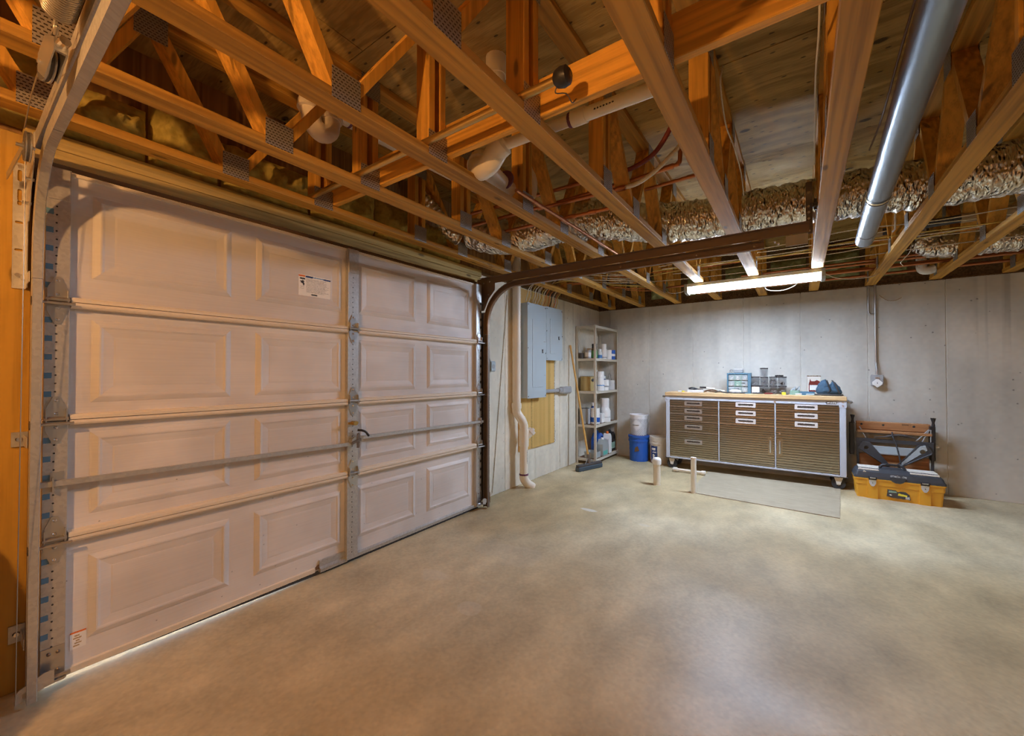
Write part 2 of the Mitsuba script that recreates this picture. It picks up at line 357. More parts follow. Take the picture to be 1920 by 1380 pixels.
PZ = [(0.157, 0.540), (0.727, 1.104), (1.239, 1.622), (1.812, 2.198)]
for i in range(4):
    z0, z1 = SEAMS[i] + 0.0015, SEAMS[i + 1] - 0.0015
    s = put('section', box(-2.725, DX, 0.255, 3.185, z0, z1, 0.002), M('door'), 'door_1')
    for y0, y1 in PY: put('panel', panel_mesh(y0, y1, *PZ[i]), M('door'), s)
    for zz, up in ((z0, 1), (z1, -1)):
        if (i, up) in ((0, 1), (3, -1)): continue
        for ya, yb in ((0.331, 1.686), (1.776, 3.103)):
            put('meeting_rail', prism([(DX - 0.01, zz), (DX + 0.046, zz), (DX + 0.046, zz + up * 0.013), (DX + 0.040, zz + up * 0.021), (DX - 0.01, zz + up * 0.023)], 'y', ya, yb), M('door_edge'), s)
    if i == 3: put('top_rail', box(DX - 0.005, DX + 0.012, 0.33, 3.10, 2.262, 2.279, 0.002), M('door_edge'), s)
put('bottom_retainer', prism([(-2.715, 0.030), (-2.672, 0.030), (-2.668, 0.058), (-2.676, 0.062), (-2.715, 0.062)], 'y', 0.26, 1.47), M('door_edge'), 'door_1')
put('bottom_retainer', prism([(-2.715, 0.026), (-2.664, 0.026), (-2.660, 0.050), (-2.676, 0.058), (-2.715, 0.058)], 'y', 1.70, 3.18), M('galv'), 'door_1')
put('bottom_retainer', prism([(-2.715, 0.026), (-2.658, 0.022), (-2.652, 0.046), (-2.672, 0.056), (-2.668, 0.098), (-2.678, 0.10), (-2.715, 0.10)], 'y', 1.50, 1.70), M('galv'), 'door_1', label='bent and dented length of bottom rail')
put('torn_corner', prism([(1.45, 0.045), (1.50, 0.045), (1.50, 0.075)], 'x', -2.679, -2.672), M('brown'), 'door_1', label='torn rusty corner of the bottom section')
put('bottom_seal', prism([(0.26, 0.027), (0.9, 0.016), (1.55, 0.0015), (3.18, 0.0015), (3.18, 0.032), (0.26, 0.034)], 'x', -2.700, -2.684), M('dark_grey'), 'door_1')
# pressed steel stiles with rows of holes
def stile(y0, y1, tabs, name='stile'):
    for i in range(4):
        z0, z1 = SEAMS[i] + 0.004, SEAMS[i + 1] - 0.004
        m = cat(box(-2.65, -2.645, y0, y1, z0, z1, 0.0015), box(-2.68, -2.6455, y0, y0 + 0.004, z0, z1), box(-2.68, -2.6455, y1 - 0.004, y1, z0, z1))
        s = put(name, m, M('galv'), 'door_1')
        holes = []
        for zz in np.arange(z0 + 0.05, z1 - 0.05, 0.036):
            c = trimesh.creation.cylinder(radius=0.0035, height=0.002, sections=8, transform=trimesh.transformations.rotation_matrix(math.pi / 2, [0, 1, 0]))
            c.apply_translation((-2.6446, (y0 + y1) / 2 - 0.004 + R.uniform(-1, 1) * 0.002, zz)); holes.append(c)
        k = put('hole', cat(*holes), M('black_matt'), s); labels[k] = {'kind': 'stuff', 'label': 'punched screw holes along the stile'}
        if tabs:
            ys = y0 if tabs == 1 else y1 - 0.022
            for zz in np.arange(z1 - 0.197 if i == 3 else z1 - 0.08, z0 + 0.06, -0.0805):
                put('film_tab', box(-2.6448, -2.6436, ys, ys + 0.022, zz - 0.012, zz + 0.012), M('film_blue') if tabs == 1 else M('black_matt'), s)
stile(0.254, 0.327, 1); stile(1.688, 1.774, 0); stile(3.107, 3.183, 2)
put('top_plate', box(-2.644, -2.641, 0.258, 0.324, 2.135, 2.272, 0.001), M('galv'), 'door_1')
put('top_plate', box(-2.644, -2.641, 1.692, 1.770, 2.10, 2.275, 0.001), M('galv'), 'door_1')
def hinge(y, z, roller=0):
    """leaf plates, barrel and bolts of one hinge; roller = +1/-1: a stem and wheel reach into the track on that side"""
    w = 0.034 if not roller else 0.032
    h = put('hinge', prism([(y - w, z + 0.012), (y + w, z + 0.012), (y + w, z + 0.05), (y + 0.010, z + 0.105), (y - 0.010, z + 0.105), (y - w, z + 0.05)], 'x', -2.645, -2.639), M('galv_smooth'), 'door_1')
    put('lower_leaf', prism([(y - w, z - 0.012), (y + w, z - 0.012), (y + w, z - 0.04), (y + 0.010, z - 0.10), (y - 0.010, z - 0.10), (y - w, z - 0.04)], 'x', -2.645, -2.6405), M('galv_smooth'), h)
    put('barrel', cat(cyl((-2.630, y - w - 0.004, z + 0.008), (-2.630, y + w + 0.004, z + 0.008), 0.0085, 12), box(-2.645, -2.622, y - w, y - w + 0.004, z - 0.012, z + 0.05), box(-2.645, -2.622, y + w - 0.004, y + w, z - 0.012, z + 0.05)), M('galv_smooth'), h)
    for dz in (0.088, 0.03, -0.03, -0.082):
        put('bolt', lathe([(0.0065, 0), (0.0065, 0.003), (0.003, 0.006)], 8).apply_transform(trimesh.transformations.rotation_matrix(math.pi / 2, [0, 1, 0])).apply_translation((-2.6395, y, z + dz)), M('chrome'), h)
    if roller:
        put('stem', cyl((-2.612, y - 0.05, z - 0.012), (-2.612, y + 0.05, z - 0.012), 0.0065, 10), M('galv_smooth'), h)
        put('roller', cyl((-2.612, y + roller * 0.065, z - 0.012), (-2.612, y + roller * 0.078, z - 0.012), 0.019, 16), M('dark'), h)
for z in SEAMS[1:4]:
    hinge(0.290, z, -1); hinge(1.729, z); hinge(3.145, z, 1)
# lock bars, the turning lock and its handle
for a, b, n in (((-2.622, 0.245, 0.897), (-2.622, 1.70, 0.866), 'lock_bar'), ((-2.622, 1.76, 0.903), (-2.622, 3.20, 0.884), 'lock_bar')):
    k = put(n, beam(a, b, 0.004, 0.022, (1, 0, 0), 0.001), M('galv'), 'door_1')
    put('flange', beam((a[0] - 0.008, a[1], a[2] + 0.011), (b[0] - 0.008, b[1], b[2] + 0.011), 0.018, 0.003, (1, 0, 0)), M('galv'), k)
put('bar_guide', cat(box(-2.645, -2.640, 0.275, 0.315, 0.905, 0.945), box(-2.645, -2.612, 0.279, 0.284, 0.862, 0.925)), M('galv_smooth'), 'door_1')
put('bar_guide', cat(box(-2.645, -2.640, 3.13, 3.17, 0.895, 0.935), box(-2.645, -2.612, 3.150, 3.155, 0.862, 0.925)), M('galv_smooth'), 'door_1')
k = put('lock', cyl((-2.645, 1.731, 0.882), (-2.612, 1.731, 0.882), 0.030, 20), M('galv_smooth'), 'door_1')
put('cross_arm', cat(beam((-2.610, 1.752, 0.835), (-2.610, 1.752, 0.940), 0.006, 0.022, (1, 0, 0), 0.002), beam((-2.608, 1.70, 0.872), (-2.608, 1.775, 0.896), 0.006, 0.020, (1, 0, 0), 0.002)), M('steel_dark'), k)
put('handle', tube(spline([(-2.62, 1.752, 0.962), (-2.605, 1.775, 0.958), (-2.598, 1.805, 0.944), (-2.60, 1.832, 0.912)], 6), 0.008, 10), M('black'), k, smooth=40)
put('lock_cylinder', cat(cyl((-2.645, 1.727, 1.014), (-2.600, 1.727, 1.014), 0.016, 16), box(-2.646, -2.625, 1.695, 1.763, 1.006, 1.022)), M('brass'), 'door_1', smooth=30)
# bottom brackets
def bottom_bracket(y, s):
    k = put('bottom_bracket', cat(box(-2.645, -2.640, y - 0.036, y + 0.036, 0.035, 0.190, 0.001), box(-2.645, -2.60, y - 0.036, y + 0.036, 0.060, 0.064), cyl((-2.615, y - 0.05, 0.072), (-2.615, y + 0.05, 0.072), 0.008, 10)), M('galv_smooth'), 'door_1')
    for dz in (0.165, 0.09):
        for dy in (-0.012, 0.015): put('bolt', lathe([(0.007, 0), (0.007, 0.004), (0.003, 0.007)], 8).apply_transform(trimesh.transformations.rotation_matrix(math.pi / 2, [0, 1, 0])).apply_translation((-2.640, y + dy, dz)), M('steel_dark'), k)
    from shapely.geometry import Polygon, box as sb
    pl = Polygon([(y, 0.06), (y - s * 0.03, 0.055), (y - s * 0.105, 0.028), (y - s * 0.105, 0.070), (y - s * 0.095, 0.085), (y - s * 0.03, 0.115), (y, 0.115)]).difference(rbox(y - s * 0.087, y - s * 0.058, 0.045, 0.067, 0.006))
    put('arm', prism(pl, 'x', -2.598, -2.592), M('galv'), k)
bottom_bracket(0.290, 1); bottom_bracket(3.148, -1)
# stickers on the door
k = put('safety_sticker', box(DX + 0.0030, DX + 0.0042, 1.350, 1.571, 1.890, 2.027), M('tag'), 'door_1', label='white printed safety sticker')
put('stripe', box(DX + 0.0042, DX + 0.0048, 1.350, 1.392, 2.014, 2.024), M('orange'), k)
put('stripe', box(DX + 0.0042, DX + 0.0048, 1.396, 1.445, 2.012, 2.024), M('navy'), k)
put('stripe', box(DX + 0.0042, DX + 0.0048, 1.445, 1.520, 2.016, 2.021), M('blue_light'), k)
put('stripe', box(DX + 0.0042, DX + 0.0048, 1.520, 1.571, 2.012, 2.022), M('navy'), k)
put('pictogram', cat(box(DX + 0.0042, DX + 0.0049, 1.358, 1.392, 1.997, 2.006), beam((DX + 0.0046, 1.362, 1.985), (DX + 0.0046, 1.388, 1.965), 0.0008, 0.008), beam((DX + 0.0046, 1.386, 1.985), (DX + 0.0046, 1.366, 1.972), 0.0008, 0.007), beam((DX + 0.0046, 1.375, 1.992), (DX + 0.0046, 1.384, 1.955), 0.0008, 0.007)), M('black'), k)
lines = [box(DX + 0.0042, DX + 0.0047, 1.400, 1.400 + R.uniform(0.12, 0.16), zz, zz + 0.0022) for zz in np.arange(1.915, 2.006, 0.0072)] + [box(DX + 0.0042, DX + 0.0047, 1.358, 1.388, zz, zz + 0.002) for zz in (1.935, 1.948)]
kk = put('print', cat(*lines), M('grey'), k); labels[kk] = {'kind': 'stuff', 'label': 'lines of small grey print'}
put('foot_mark', box(DX + 0.0042, DX + 0.0048, 1.435, 1.475, 1.897, 1.906), M('dark_grey'), k)
k = put('warning_tag', box(DX + 0.001, DX + 0.0025, 0.345, 0.396, 0.130, 0.204), M('white'), 'door_1', label='worn white warning tag with a red edge')
put('stripe', box(DX + 0.0025, DX + 0.003, 0.345, 0.396, 0.199, 0.206), M('orange'), k)
put('print', cat(*[box(DX + 0.0025, DX + 0.003, 0.355 + 0.004 * (i % 3), 0.375 + 0.006 * (i % 2), 0.140 + 0.011 * i, 0.146 + 0.011 * i) for i in range(5)]), M('tan'), k)
# ------------------------------------------------------------------ floor trusses
TB, CT = 2.44, 0.04                     # underside of the bottom chord, chord thickness
TT = 3.088                              # top of the top chord
BOT = [0.92 - 0.70 * i for i in range(0, 6)] + [2.745 + 0.70 * i for i in range(0, 6)]
TOPN = [0.56 - 0.70 * i for i in range(0, 5)] + [3.095 + 0.70 * i for i in range(0, 5)]
def truss_parts(x):
    """(name, mesh, material) of one parallel-chord truss centred on x = 0 (the pieces are shared by all trusses)"""
    w, out = 0.10, []
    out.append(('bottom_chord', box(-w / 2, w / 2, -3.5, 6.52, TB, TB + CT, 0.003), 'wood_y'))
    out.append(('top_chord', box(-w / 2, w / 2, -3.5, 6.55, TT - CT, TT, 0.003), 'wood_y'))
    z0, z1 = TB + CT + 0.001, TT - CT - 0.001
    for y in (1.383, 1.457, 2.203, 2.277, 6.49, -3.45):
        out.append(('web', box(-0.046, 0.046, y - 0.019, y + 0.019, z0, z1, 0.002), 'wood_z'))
    def diag(yb, yt):
        s = 1 if yt > yb else -1
        out.append(('web', prism([(yb + s * 0.004, z0), (yb + s * 0.052, z0), (yt - s * 0.004, z1), (yt - s * 0.052, z1)], 'x', -0.046, 0.046), 'wood_z'))
    for b in BOT:
        if b < 1.5:
            for t in (b + 0.44 if b > 0.8 else b + 0.34, b - 0.36): 
                if t > -3.5: diag(b, t)
        else:
            for t in (b + 0.35, b - 0.44 if b < 3 else b - 0.35):
                if t < 6.5: diag(b, t)
    return out
def plate_mesh(y, z, side, wy=0.125, wz=0.122):
    return box(side * 0.0503, side * 0.0518, y - wy / 2, y + wy / 2, z, z + wz)
PARTS = [(n, shape(m, M(mm))) for n, m, mm in truss_parts(0)]
PL = {s: [shape(plate_mesh(y, TB + 0.003, s), M('plate')) for y in sorted(BOT + [1.42, 2.24]) if y > -1.0] + [shape(plate_mesh(y, TT - 0.125, s), M('plate')) for y in sorted(TOPN + [1.42, 2.24]) if y > -1.0] for s in (1, -1)}
TRUSS_X = [-2.552, -2.060, -1.510, -0.955, -0.405, 0.152, 0.705, 1.26, 1.81]
TL = ['wooden floor truss over the garage door header, first from the door wall', 'wooden floor truss second from the garage door wall', 'wooden floor truss third from the garage door wall, with white drain fittings beside it',
      'wooden floor truss fourth from the garage door wall, under which the brass rod ends', 'wooden floor truss fifth from the garage door wall, above the middle of the shop light', 'wooden floor truss that the end of the brown door track is hung from',
      'wooden floor truss between the grey steel pipe and the wall conduit', 'wooden floor truss next beyond the one over the wall conduit', 'wooden floor truss in the far corner of the ceiling, only its end showing']
for x, lb in zip(TRUSS_X, TL):
    t = thing('floor_truss', lb, 'floor truss', 'floor trusses carrying the ceiling')
    W = T().translate([x, 0, 0])
    for n, d in PARTS: put(n, d, None, t, to_world=W)
    for s in ((1, -1) if 0 < x < 1 else ((1,) if x < 0 else (-1,))):
        for d in PL[s]: put('nail_plate', d, None, t, to_world=W)
# strongback through the truss openings
solo('strongback', box(-2.62, 0.20, 1.482, 1.520, 2.482, 2.645, 0.003), M('wood_x'), 'orange wooden strongback board threaded crosswise through the floor trusses', 'wood beam')

# ------------------------------------------------------------------ lamps
k = thing('hanging_bulb', 'bare warm light bulb hanging from the trusses', 'light bulb')
put('globe', trimesh.creation.icosphere(subdivisions=2, radius=0.035).apply_translation(BULB_POS), M('white'), k, smooth=True)
scene[k + '__globe']['emitter'] = {'type': 'area', 'radiance': {'type': 'rgb', 'value': list(BULB_RAD)}}
put('socket', lathe([(0.020, 0.03), (0.022, 0.09), (0.012, 0.10)], 16, BULB_POS), M('black'), k)
put('cord', cyl((BULB_POS[0], BULB_POS[1], BULB_POS[2] + 0.1), (BULB_POS[0], BULB_POS[1], 2.47), 0.004, 6), M('black'), k)

def shop_light(x0, x1, y, z, label, rad, group=None):
    k = thing('shop_light', label, 'shop light', group)
    put('housing', prism([(y - 0.075, z), (y + 0.080, z), (y + 0.080, z - 0.100), (y + 0.073, z - 0.100), (y + 0.073, z - 0.035), (y - 0.075, z - 0.035)], 'x', x0, x1), M('white'), k)
    lens = prism([(y - 0.071, z - 0.036), (y + 0.070, z - 0.036), (y + 0.070, z - 0.085), (y + 0.060, z - 0.098), (y - 0.045, z - 0.098), (y - 0.069, z - 0.075)], 'x', x0 + 0.03, x1 - 0.03)
    put('lens', lens, M('white'), k)
    scene[k + '__lens']['emitter'] = {'type': 'area', 'radiance': {'type': 'rgb', 'value': list(rad)}}
    for a, b in ((x0 - 0.004, x0 + 0.029), (x1 - 0.029, x1 + 0.004)):
        put('end_cap', prism([(y - 0.078, z), (y + 0.082, z), (y + 0.082, z - 0.110), (y + 0.05, z - 0.110), (y - 0.05, z - 0.104), (y - 0.078, z - 0.08)], 'x', a, b), M('grey'), k)
    return k
shop_light(-1.12, 0.215, 5.22, 2.437, 'lit white fluorescent shop light hung under the trusses above the workbench', TUBE_RAD)
shop_light(1.25, 2.50, 2.60, 2.437, 'second shop light hung under the trusses right of the picture', SIDE_RAD)
# a lidded bin standing beside the orange jamb, left of the picture; its shadow falls on the jamb and the floor
k = thing('storage_bin', 'grey lidded plastic bin standing left of the orange jamb', 'bin')
Wb = T().translate([-2.25, -0.40, 0]).rotate([0, 0, 1], -20)
put('body', prism(rbox(-0.36, 0.36, -0.24, 0.24, 0.10), 'z', 0.0, 0.84), M('grey'), k, to_world=Wb)
put('lid', prism(rbox(-0.39, 0.39, -0.27, 0.27, 0.12), 'z', 0.841, 0.90), M('dark_grey'), k, to_world=Wb)
# ------------------------------------------------------------------ door tracks
def ribbon(path, prof):
    """closed outline (n, y) swept along a path of (x, z); n is measured across the path in its plane"""
    p = np.array(path, float); t = np.gradient(p, axis=0); t /= np.linalg.norm(t, axis=1, keepdims=True)
    nn = np.stack([-t[:, 1], t[:, 0]], 1); pr = np.array(prof, float); n = len(pr)
    v = np.stack([p[:, None, 0] + pr[None, :, 0] * nn[:, None, 0], np.broadcast_to(pr[None, :, 1], (len(p), n)), p[:, None, 1] + pr[None, :, 0] * nn[:, None, 1]], -1).reshape(-1, 3)
    i, j = np.meshgrid(np.arange(len(p) - 1), np.arange(n), indexing='ij')
    q = np.stack([i * n + j, i * n + (j + 1) % n, (i + 1) * n + (j + 1) % n, (i + 1) * n + j], -1).reshape(-1, 4)
    return trimesh.Trimesh(v, np.vstack([q[:, [0, 1, 2]], q[:, [0, 2, 3]]]), process=False)
def channel(yw, yo, h=0.029, t=0.003):
    """C shaped outline, its web at yw and its lips at yo"""
    s = 1 if yo > yw else -1
    return [(-h, yw), (-h, yo), (-h + 0.007, yo + s * 0.003), (-h + 0.009, yo), (-h + t, yo - s * 0.004), (-h + t, yw + s * t), (h - t, yw + s * t), (h - t, yo - s * 0.004), (h - 0.009, yo), (h - 0.007, yo + s * 0.003), (h, yo), (h, yw)]
def track(label, yw, yo, xend, m_v, m_h, ang):
    s = 1 if yo > yw else -1
    k = thing('door_track', label, 'door track', 'garage door tracks')
    XV, ZH, RC = -2.612, 2.248, 0.38
    put('vertical_rail', ribbon([(XV, z) for z in np.linspace(0.015, ZH - RC - 0.10, 6)], channel(yw, yo)), M(m_v), k, smooth=35)
    arc = [(XV + RC - RC * math.cos(a), ZH - RC + RC * math.sin(a)) for a in np.linspace(0, math.pi / 2, 18)]
    put('curved_rail', ribbon([(XV, ZH - RC - 0.098)] + arc + [(-2.1, ZH)], channel(yw, yo)), M(m_h), k, smooth=35)
    put('horizontal_rail', ribbon([(x, ZH) for x in np.linspace(-2.098, xend - 0.25, 8)], channel(yw, yo)), M(m_h), k, smooth=35)
    ya = yw - s * 0.002
    put('support_angle', cat(box(-2.69, xend, ya - s * 0.003, ya, 2.290, 2.352), box(-2.69, xend, ya - s * 0.003, ya + s * 0.035, 2.349, 2.352)), M(ang), k)
    put('flag_plate', prism([(-2.75, 2.02), (-2.66, 2.02), (-2.60, 2.14), (-2.52, 2.22), (-2.52, 2.352), (-2.75, 2.352)], 'y', ya - s * 0.006, ya - s * 0.003), M(ang if s < 0 else 'galv'), k)
    for x, z in ((-2.58, 2.31), (-2.66, 2.30), (-2.68, 2.10), (-2.60, 2.18)):
        put('bolt', cyl((x, ya + s * 0.004, z), (x, ya - s * 0.022, z), 0.007, 8), M('chrome'), k)
    if s < 0: put('jamb_angle', cat(box(-2.77, -2.64, ya - s * 0.004, ya - s * 0.001, 0.06, 2.0), box(-2.77, -2.766, ya - s * 0.03, ya - s * 0.001, 0.06, 2.0)), M('steel_dark'), k)
    else:
        for z in (0.22, 1.06, 1.76): put('jamb_clip', box(-2.77, -2.64, ya - 0.004, ya - 0.001, z, z + 0.045), M('galv'), k)
    return k
kl = track('galvanised roller track curving up beside the orange jamb', 0.214, 0.240, 1.7, 'galv', 'galv', 'galv')
kr = track('brown steel roller track curving up from the far side of the door', 3.240, 3.212, 0.057, 'steel_dark', 'track_brown', 'track_brown')
# jamb plate and clips of the near track
from shapely.geometry import Polygon, Point
pl = Polygon([(0.170, 1.742), (0.208, 1.742), (0.208, 2.29), (0.170, 2.29)])
for z, h in ((2.235, 0.05), (2.15, 0.05), (2.115, 0.02)): pl = pl.difference(rbox(0.182, 0.195, z - h / 2, z + h / 2, 0.006))
for z in (2.03, 1.91): pl = pl.difference(rbox(0.176, 0.200, z - 0.005, z + 0.005, 0.005))
put('jamb_plate', prism(pl, 'x', -2.767, -2.762), M('galv'), kl)
put('jamb_plate', box(-2.767, -2.70, 0.206, 0.209, 1.742, 2.29), M('galv'), kl)
for z0, z1 in ((1.056, 1.119), (0.215, 0.288)): put('clip', prism(Polygon([(0.175, z0), (0.222, z0), (0.222, z1), (0.175, z1)]).difference(rbox(0.186, 0.208, (z0 + z1) / 2 - 0.008, (z0 + z1) / 2 + 0.008, 0.008)), 'x', -2.767, -2.760), M('galv'), kl)
for y, z in ((0.189, 2.272), (0.186, 1.80), (0.197, 1.088), (0.197, 0.25), (0.20, 1.79)): put('bolt', cyl((-2.768, y, z), (-2.750, y, z), 0.009, 8), M('chrome'), kl)
# hanger at the free end of the far track
k = put('hanger_angle', cat(box(0.040, 0.075, 3.256, 3.260, 2.28, 2.62), box(0.071, 0.075, 3.225, 3.260, 2.28, 2.62)), M('steel_dark'), kr)
for z in (2.30, 2.38, 2.42, 2.46, 2.55): put('bolt', cyl((0.055, 3.252, z), (0.055, 3.264, z), 0.008, 8), M('chrome'), k)
put('clamp', cat(box(0.06, 0.125, 3.235, 3.275, 2.445, 2.475, 0.004), cyl((0.09, 3.255, 2.43), (0.09, 3.255, 2.50), 0.008, 8)), M('dark'), k)
put('end_plate', box(-0.07, 0.05, 3.244, 3.248, 2.215, 2.285), M('galv_smooth'), kr)
for x in (-1.9, -1.2, -0.62, -0.25): put('bolt', cyl((x, 3.236, 2.248), (x, 3.244, 2.248), 0.006, 8), M('chrome'), kr)
put('bolt', cyl((-0.13, 3.225, 2.255), (-0.13, 3.245, 2.255), 0.006, 8), M('chrome'), kr); put('bolt', cyl((-0.11, 3.225, 2.24), (-0.11, 3.245, 2.24), 0.006, 8), M('chrome'), kr)

# extension spring, pulleys and cable at the near track
k = thing('extension_spring', 'coiled steel door spring stretched above the near track', 'spring')
th = np.linspace(0, 2 * math.pi * 110, 110 * 12)
put('coil', tube(np.stack([-1.56 + th / (2 * math.pi) * 0.0096, 0.166 + 0.030 * np.cos(th), 2.315 + 0.030 * np.sin(th)], 1), 0.0040, 6), M('spring'), k, smooth=True)
put('end_hook', tube(spline([(-1.56, 0.166, 2.345), (-1.59, 0.166, 2.33), (-1.62, 0.166, 2.30), (-1.605, 0.166, 2.275), (-1.58, 0.166, 2.285)], 5), 0.0042, 8), M('spring'), k, smooth=True)
put('safety_cable', cyl((-1.75, 0.166, 2.312), (0.3, 0.166, 2.312), 0.002, 6), M('spring'), k)
def pulley(label, c, r, fork, rot):
    k = thing('pulley', label, 'pulley', 'cable pulleys of the garage door')
    A = trimesh.transformations.rotation_matrix(math.pi / 2, [1, 0, 0]); B = trimesh.transformations.rotation_matrix(rot, [0, 0, 1])
    def tr(m): return m.apply_transform(A).apply_transform(B).apply_translation(c)
    put('sheave', tr(lathe([(0.006, -0.008), (r, -0.008), (r, -0.005), (r - 0.006, 0), (r, 0.005), (r, 0.008), (0.006, 0.008)], 28)), M('galv_smooth'), k, smooth=30)
    put('tread', tr(lathe([(r - 0.012, -0.0088), (r - 0.002, -0.0088), (r - 0.002, 0.0088), (r - 0.012, 0.0088)], 28)), M('dark'), k)
    put('axle', tr(lathe([(0.006, -0.02), (0.006, 0.02)], 10)), M('chrome'), k)
    if fork:
        f = cat(prism([(-0.02, -0.02), (0.03, -0.055), (0.10, 0.0), (0.10, 0.035), (0.03, 0.065), (-0.02, 0.03)], 'z', 0.011, 0.014), prism([(-0.02, -0.02), (0.03, -0.055), (0.10, 0.0), (0.10, 0.035), (0.03, 0.065), (-0.02, 0.03)], 'z', -0.014, -0.011), box(0.09, 0.10, -0.0, 0.035, -0.014, 0.014))
        put('fork', tr(f), M('galv_smooth'), k)
        put('eye_bolt', tr(cyl((0.09, 0.02, 0), (0.13, 0.02, 0), 0.012, 12)), M('chrome'), k)
pulley('round pulley in a fork at the lower end of the door spring', (-1.745, 0.166, 2.255), 0.048, True, 0.15)
pulley('pulley wheel seen edge-on against the top of the orange jamb', (-2.36, 0.178, 2.225), 0.055, False, 0.0)
put('bracket', cat(beam((-2.36, 0.168, 2.225), (-2.70, 0.150, 2.20), 0.004, 0.03, (0, 1, 0)), cyl((-2.36, 0.150, 2.225), (-2.36, 0.192, 2.225), 0.007, 8)), M('galv_smooth'), 'pulley_001')
solo('lift_cable', cat(tube(spline([(-1.80, 0.166, 2.29), (-1.88, 0.165, 2.31), (-2.10, 0.165, 2.31), (-2.36, 0.17, 2.292)], 5), 0.0022, 6), cyl((-2.422, 0.178, 2.22), (-2.58, 0.185, 0.06), 0.0018, 6)), M('spring'), 'thin steel lifting cable running down past the orange jamb', 'cable')

# ------------------------------------------------------------------ things laid in the trusses
k = thing('closet_rod', 'brass coloured metal rod with a black rubber end cap lying across the trusses', 'rod')
put('tube', cyl((-2.56, 1.352, 2.497), (-0.735, 1.352, 2.497), 0.0165, 18), M('brass'), k, smooth=40)
put('end_cap', lathe([(0.018, -0.045), (0.030, -0.035), (0.037, -0.012), (0.034, 0.012), (0.020, 0.022)], 20).apply_transform(trimesh.transformations.rotation_matrix(math.pi / 2, [0, 1, 0])).apply_translation((-0.715, 1.352, 2.497)), M('black'), k, smooth=40)
solo('wire_hook', tube(spline([(-0.745, 1.352, 2.48), (-0.76, 1.36, 2.455), (-0.735, 1.40, 2.465), (-0.73, 1.44, 2.45), (-0.732, 1.479, 2.487)], 6), 0.0025, 6), M('steel_dark'), 'thin bent wire tying the brass rod to the strongback', 'wire')

def pvc(label, cat_='drain pipe', group='white plastic drain pipes'):
    return thing('drain_pipe', label, cat_, group)
def coupling(k, a, b, r, m='pvc'):
    a, b = np.array(a, float), np.array(b, float)
    put('coupling', tube([a, a, b, b], [r * 0.98, r * 1.16, r * 1.16, r * 0.98], 18), M(m), k, smooth=30)
k = pvc('straight white plastic pipe under the strongback with a coupling halfway')
put('pipe', cyl((-0.46, 1.70, 2.555), (-0.80, 1.70, 2.562), 0.030, 18), M('pvc'), k, smooth=40)
put('pipe', cyl((-0.80, 1.70, 2.562), (-1.24, 1.70, 2.572), 0.027, 18), M('pvc'), k, smooth=40)
coupling(k, (-0.79, 1.70, 2.562), (-0.86, 1.70, 2.563), 0.031)
put('primer_ring', cyl((-0.86, 1.70, 2.563), (-0.875, 1.70, 2.564), 0.0335, 18), M('primer'), k)
put('print', cat(*[box(-0.74 + 0.014 * i, -0.732 + 0.014 * i, 1.6705, 1.6715, 2.548, 2.556) for i in range(7)]), M('dark'), k, label='small dark printing on the pipe')
labels[k + '__print']['kind'] = 'stuff'
k = pvc('white plastic trap bend hanging below the strongback between the third and fourth truss')
put('bend', tube(spline([(-1.24, 1.70, 2.59), (-1.30, 1.70, 2.56), (-1.36, 1.71, 2.515), (-1.44, 1.73, 2.51), (-1.50, 1.77, 2.55), (-1.52, 1.80, 2.60)], 6), [0.040] * 2 + [0.058] * 29, 20), M('pvc'), k, smooth=40)
coupling(k, (-1.50, 1.78, 2.565), (-1.525, 1.83, 2.62), 0.060)
put('pipe', tube(spline([(-1.53, 1.86, 2.62), (-1.56, 2.05, 2.60), (-1.59, 2.34, 2.60), (-1.60, 2.45, 2.66), (-1.60, 2.48, 2.78), (-1.60, 2.48, 3.07)], 6), 0.056, 20), M('pvc'), k, smooth=40)
for y in (1.90, 2.08): put('primer_ring', tube([(-1.535, y, 2.617), (-1.537, y + 0.012, 2.616)], 0.060, 18), M('primer'), k)
k = pvc('white plastic double elbow hanging between the first and second truss')
put('elbow', tube(spline([(-2.25, 1.18, 3.02), (-2.25, 1.19, 2.90), (-2.25, 1.21, 2.80), (-2.25, 1.26, 2.765), (-2.25, 1.31, 2.80), (-2.25, 1.32, 2.88)], 6), 0.052, 18), M('pvc'), k, smooth=40)
coupling(k, (-2.25, 1.185, 2.86), (-2.25, 1.19, 2.90), 0.053); coupling(k, (-2.25, 1.32, 2.86), (-2.25, 1.32, 2.91), 0.053)
put('pipe', tube(spline([(-2.25, 1.32, 2.90), (-2.25, 1.37, 2.93), (-2.25, 1.50, 2.93), (-2.25, 3.0, 2.97)], 6), 0.042, 18), M('pvc'), k, smooth=40)
put('primer_ring', cyl((-2.25, 1.43, 2.932), (-2.25, 1.445, 2.932), 0.046, 18), M('primer'), k)
k = pvc('short white plastic riser going up through the subfloor beside the third truss')
put('pipe', cyl((-1.335, 1.73, 3.10), (-1.335, 1.73, 2.67), 0.050, 18), M('pvc'), k, smooth=40)
put('coupling', cyl((-1.335, 1.73, 3.09), (-1.335, 1.73, 2.985), 0.057, 20), M('pvc'), k, smooth=40)

